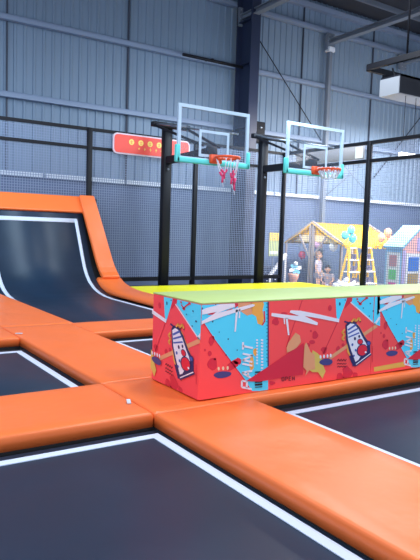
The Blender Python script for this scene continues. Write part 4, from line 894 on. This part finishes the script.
# children
M['skin'] = mat('skin', (226, 180, 156), .55); M['shirtA'] = mat('lavender cloth', (222, 212, 234), .8); M['shirtB'] = mat('grey cloth', (176, 172, 190), .8)
M['lhair'] = mat('light brown hair', (150, 116, 100), .7); M['eye'] = mat('eye dark', (30, 26, 30), .3); M['lip'] = mat('lips', (190, 96, 96), .5)
def skin_obj(name, key, verts, edges, radii, org, parent, sub=2, root=0):
    me = bpy.data.meshes.new(name); me.from_pydata([tuple(Vector(v)*S-Vector(org)) for v in verts], edges, [])
    o = bpy.data.objects.new(name, me); COL.objects.link(o); o.parent = parent
    sk = o.modifiers.new('skin', 'SKIN'); sk.use_smooth_shade = True
    for i, r_ in enumerate(radii):
        rx, ry = (r_ if isinstance(r_, tuple) else (r_, r_)); me.skin_vertices[0].data[i].radius = (rx*S, ry*S)
    me.skin_vertices[0].data[root].use_root = True
    ss = o.modifiers.new('sub', 'SUBSURF'); ss.levels = sub; ss.render_levels = sub
    me.materials.append(M[key]); return o
def child(lab, x, y, h, facing, crouch, shirt, hair, base):
    # h: standing height; facing: yaw of the front
    t = thing('person', lab, 'person', (x, y, base)); org = Vector(t['_o'])
    cf, sf = math.cos(facing), math.sin(facing)
    def P(a, b_, c_): return (x+(a*cf-b_*sf)*h, y+(a*sf+b_*cf)*h, base+c_*h)     # a: to its left/right, b: back(+)/front(-)
    if not crouch:
        J = dict(pel=P(0, 0, .5), wai=P(0, 0, .6), che=P(0, 0, .72), nek=P(0, .0, .82), hea=P(0, -.005, .87))
        for n, s_ in (('L', 1), ('R', -1)):
            J.update({n+'hip': P(.05*s_, 0, .47), n+'kne': P(.06*s_, -.01, .27), n+'ank': P(.06*s_, .01, .045), n+'toe': P(.07*s_, -.08, .02),
                      n+'sho': P(.115*s_, 0, .78), n+'elb': P(.16*s_, .01, .63), n+'wri': P(.15*s_, -.07, .5), n+'han': P(.145*s_, -.09, .47)})
    else:
        J = dict(pel=P(0, .1, .2), wai=P(0, .07, .3), che=P(0, 0, .41), nek=P(0, -.03, .5), hea=P(0, -.045, .55))
        for n, s_ in (('L', 1), ('R', -1)):
            J.update({n+'hip': P(.06*s_, .08, .19), n+'kne': P(.1*s_, -.12, .28), n+'ank': P(.08*s_, .0, .045), n+'toe': P(.09*s_, -.09, .02),
                      n+'sho': P(.115*s_, .0, .46), n+'elb': P(.15*s_, -.08, .34), n+'wri': P(.09*s_, -.17, .3), n+'han': P(.08*s_, -.2, .29)})
    names = list(J); idx = {n: i for i, n in enumerate(names)}
    RR = dict(pel=(.075, .06), wai=(.065, .05), che=(.075, .055), nek=.03, hea=.03, hip=.05, kne=.034, ank=.022, toe=.02, sho=.032, elb=.023, wri=.016, han=(.02, .012))
    rad = []
    for n in names:
        r_ = RR[n] if n in RR else RR[n[1:]]; rad.append(tuple(q*h for q in r_) if isinstance(r_, tuple) else r_*h)
    E_ = [('pel', 'wai'), ('wai', 'che'), ('che', 'nek'), ('nek', 'hea')]
    for n in 'LR': E_ += [('pel', n+'hip'), (n+'hip', n+'kne'), (n+'kne', n+'ank'), (n+'ank', n+'toe'), ('che', n+'sho'), (n+'sho', n+'elb'), (n+'elb', n+'wri'), (n+'wri', n+'han')]
    vs = [J[n] for n in names]; es = [(idx[a], idx[b_]) for a, b_ in E_]
    body = skin_obj('body', 'skin', vs, es, rad, org, t)
    # head, face and fingers belong to the skin figure
    hc = Vector(J['hea'])+Vector((0, 0, .06*h)); front = Vector((sf, -cf, 0)); side = Vector((cf, sf, 0)); up = Vector((0, 0, 1))
    m = MB(); m.use('skin'); m.ball(hc, .066*h, .07*h, .08*h)
    m.ball(hc+front*.072*h-up*.012*h, .012*h, .014*h, .016*h, 8, 6)
    for s_ in (-1, 1): m.ball(hc+side*s_*.066*h-up*.005*h, .012*h, .012*h, .02*h, 8, 6)
    for n, s_ in (('L', 1), ('R', -1)):
        w0 = Vector(J[n+'han'])
        dr = (w0-Vector(J[n+'wri'])).normalized()
        for k, ln in enumerate((.034, .04, .037, .03)):
            o0 = w0+front*(k-1.5)*.010*h
            m.tube([o0, o0+dr*ln*.5*h-up*.002*h, o0+dr*ln*h-side*s_*.008*h], [.0065*h, .006*h, .005*h], 6)
        m.tube([w0-dr*.01*h+front*.014*h, w0+front*.03*h+dr*.012*h], [.007*h, .005*h], 6)
    m.use('eye')
    for s_ in (-1, 1): m.ball(hc+front*.064*h+side*s_*.024*h+up*.004*h, .008*h, .008*h, .008*h, 8, 6)
    m.use('lip'); m.ball(hc+front*.064*h-up*.038*h, .016*h, .01*h, .005*h, 8, 6)
    m.build('head', None, t)
    m = MB(); m.ball(hc-front*.012*h+up*.02*h, .074*h, .076*h, .076*h); m.ball(hc-front*.04*h-up*.03*h, .06*h, .05*h, .06*h); m.build('hair', hair, t)
    # clothes
    sh = ['pel', 'wai', 'che']; k_ = 1.28
    vv = [J['pel'], J['wai'], J['che'], tuple((Vector(J['che'])*.35+Vector(J['nek'])*.65))]; ee = [(0, 1), (1, 2), (2, 3)]; rr_ = [(.075*h*k_, .06*h*k_), (.065*h*k_, .055*h*k_), (.078*h*k_, .058*h*k_), (.035*h*k_, .035*h*k_)]
    for n in 'LR':
        a = len(vv); vv += [J[n+'sho'], tuple((Vector(J[n+'sho'])*.4+Vector(J[n+'elb'])*.6))]; ee += [(2, a), (a, a+1)]; rr_ += [.04*h*k_, .034*h*k_]
    skin_obj('shirt', shirt, vv, ee, rr_, org, t)
    vv = [tuple(Vector(J['pel'])-Vector((0, 0, .0)))]; ee = []; rr_ = [(.085*h, .07*h)]
    for n in 'LR':
        a = len(vv); vv += [J[n+'hip'], tuple((Vector(J[n+'hip'])*.45+Vector(J[n+'kne'])*.55))]; ee += [(0, a), (a, a+1)]; rr_ += [.062*h, .052*h]
    skin_obj('shorts', 'shirtB' if shirt == 'shirtA' else 'shirtA', vv, ee, rr_, org, t)
    m = MB()
    for n in 'LR':
        a, b_ = Vector(J[n+'ank']), Vector(J[n+'toe']); c_ = (a+b_)/2; m.ball((c_[0], c_[1], base+.028*h), .034*h, .05*h, .028*h)
    m.build('shoes', 'white', t)
child('child in a pale lavender top standing under the tent gable', 16.28, 17.0, 1.62, .5, False, 'shirtA', 'lhair', FZ)
child('dark haired child crouching beside the standing child in lavender', 16.75, 16.95, 1.62, -.9, True, 'shirtB', 'blackhair', FZ)

# ------------------------------------------------------------ hanging things at the right
t = thing('hanging_frame', 'black steel frame hung below the roof at the upper right', 'frame', (15.6, 11.4, 6.5))
for a, b_ in (((14, 12.92, 6.6), (14, 9.6, 6.6)), ((14, 12.92, 6.58), (18.5, 12.92, 6.58)), ((14, 9.6, 6.6), (18.5, 9.6, 6.6)), ((18.5, 12.92, 6.6), (18.5, 9.6, 6.6)), ((14.35, 12.6, 6.32), (18.5, 12.6, 6.32))):
    MB().bar(a, b_, .12, .16).build('frame_bar', 'black', t)
for x_, y_ in ((14, 11.5), (18.5, 12.9), (18.5, 9.6), (16.5, 12.92)): MB().tube([(x_, y_, 6.6), (x_, y_, 11.5+(20.3-y_)*.0742)], .03).build('hanger_rod', 'black', t)
M['casegrey'] = mat('case grey', (150, 156, 166), .5)
t = thing('display_box', 'white ended box with a dark screen hanging at the upper right', 'display', (15.6, 12.05, 5.65))
MB().box(14.0, 18.0, 11.72, 12.42, 5.66, 6.14).build('case', 'casegrey', t)
MB().box(14.03, 18.0, 11.70, 11.72, 5.68, 6.2).build('screen_panel', 'screen', t)
MB().box(14.03, 18.0, 11.70, 12.42, 6.14, 6.2).build('top_cover', 'screen', t)
for x_ in (14.6, 17.4): MB().tube([(x_, 12.3, 6.14), (x_, 12.5, 6.6)], .025).build('hanger_rod', 'black', t)
t = thing('strip_lamp', 'lit white strip lamp beyond the right fence', 'lamp', (14.65, 11.8, 3.95))
MB().rbox(14.3, 15.0, 11.75, 11.87, 3.93, 4.05, .03, 2).build('lamp_tube', 'lamp', t)
for x_ in (14.42, 14.88): MB().tube([(x_, 11.81, 4.04), (x_, 11.81, 5.66)], .008, 6).build('hanging_wire', 'black', t)

# ------------------------------------------------------------ light
def area(name, loc, target, size, energy, col=(1, 1, 1), sy=None):
    l = bpy.data.lights.new(name, 'AREA'); l.shape = 'RECTANGLE'; l.size = size*S; l.size_y = (sy or size)*S; l.energy = energy; l.color = col
    o = bpy.data.objects.new(name, l); COL.objects.link(o); o.location = Vector(loc)*S
    o.rotation_euler = (Vector(target)-Vector(loc)).to_track_quat('-Z', 'Y').to_euler(); return o
CW = (.86, .93, 1.0)
for i, (x_, y_, e) in enumerate([(-1, 2, 290), (6, 1, 330), (0, 9, 240), (7, 8, 270), (12, 12, 280), (12, 4, 330)]):
    area('bay_light', (x_, y_, 8.6), (x_, y_, 0), 1.6, e, CW)
area('bay_light', (18.5, 14, 6.2), (18.5, 14.5, 0), 2.0, 800, (1, .98, .96))
area('tent_fill', (14.9, 17.3, 3.6), (16.6, 17.5, 1.2), .6, 90, (1, .98, .95))  # added fill for the tent gable, no fixture hangs here
area('tent_fill', (14.7, 13.2, 4.6), (17.2, 16.8, .4), 1.0, 260, (1, .98, .95))  # added fill over the tent front, without a fixture
area('tent_fill', (14.6, 9.8, 4.4), (15.6, 12.8, .4), 1.0, 150, (1, .98, .95))  # added fill for the playhouse, without a fixture
area('bay_light', (22, 17, 6.0), (22, 18.5, 0), 2.0, 300, (1, .98, .96))
area('wall_fill', (2, 13.5, 5.6), (3, 20, -1), 2.2, 190, (.6, .82, 1))  # added fill lights without fixtures, all three lift the back wall
area('wall_fill', (11, 13.5, 5.6), (12, 20, -1), 2.2, 150, (.66, .85, 1))
area('wall_fill', (20, 13, 5.6), (21, 20, -1), 2.2, 300, (1, .98, .95))
W = bpy.data.worlds.new('World'); SC.world = W; W.use_nodes = True
W.node_tree.nodes['Background'].inputs['Color'].default_value = (.74, .84, 1, 1)
W.node_tree.nodes['Background'].inputs['Strength'].default_value = 1.12

# ------------------------------------------------------------ camera
yaw, pitch, roll, F = math.radians(33.655), math.radians(-4.634), math.radians(1.886), 605.64
f = Vector((math.sin(yaw)*math.cos(pitch), math.cos(yaw)*math.cos(pitch), math.sin(pitch)))
rr = f.cross(Vector((0, 0, 1))).normalized(); uu = rr.cross(f)
cr, sr = math.cos(roll), math.sin(roll)
ax, ay, az = cr*rr+sr*uu, -sr*rr+cr*uu, -f
cam = bpy.data.cameras.new('Camera'); co = bpy.data.objects.new('Camera', cam); COL.objects.link(co)
mw = Matrix(((ax.x, ay.x, az.x, 0), (ax.y, ay.y, az.y, 0), (ax.z, ay.z, az.z, 1.6*S), (0, 0, 0, 1)))
co.matrix_world = mw
cam.sensor_fit = 'HORIZONTAL'; cam.sensor_width = 36; cam.lens = 36*F/420; cam.clip_start = .05; cam.clip_end = 200
SC.camera = co
for o in SC.objects:
    if '_o' in o: del o['_o']
vs = SC.view_settings; vs.view_transform = 'Standard'; vs.look = 'None'; vs.gamma = 1; vs.use_curve_mapping = False; vs.exposure = 0
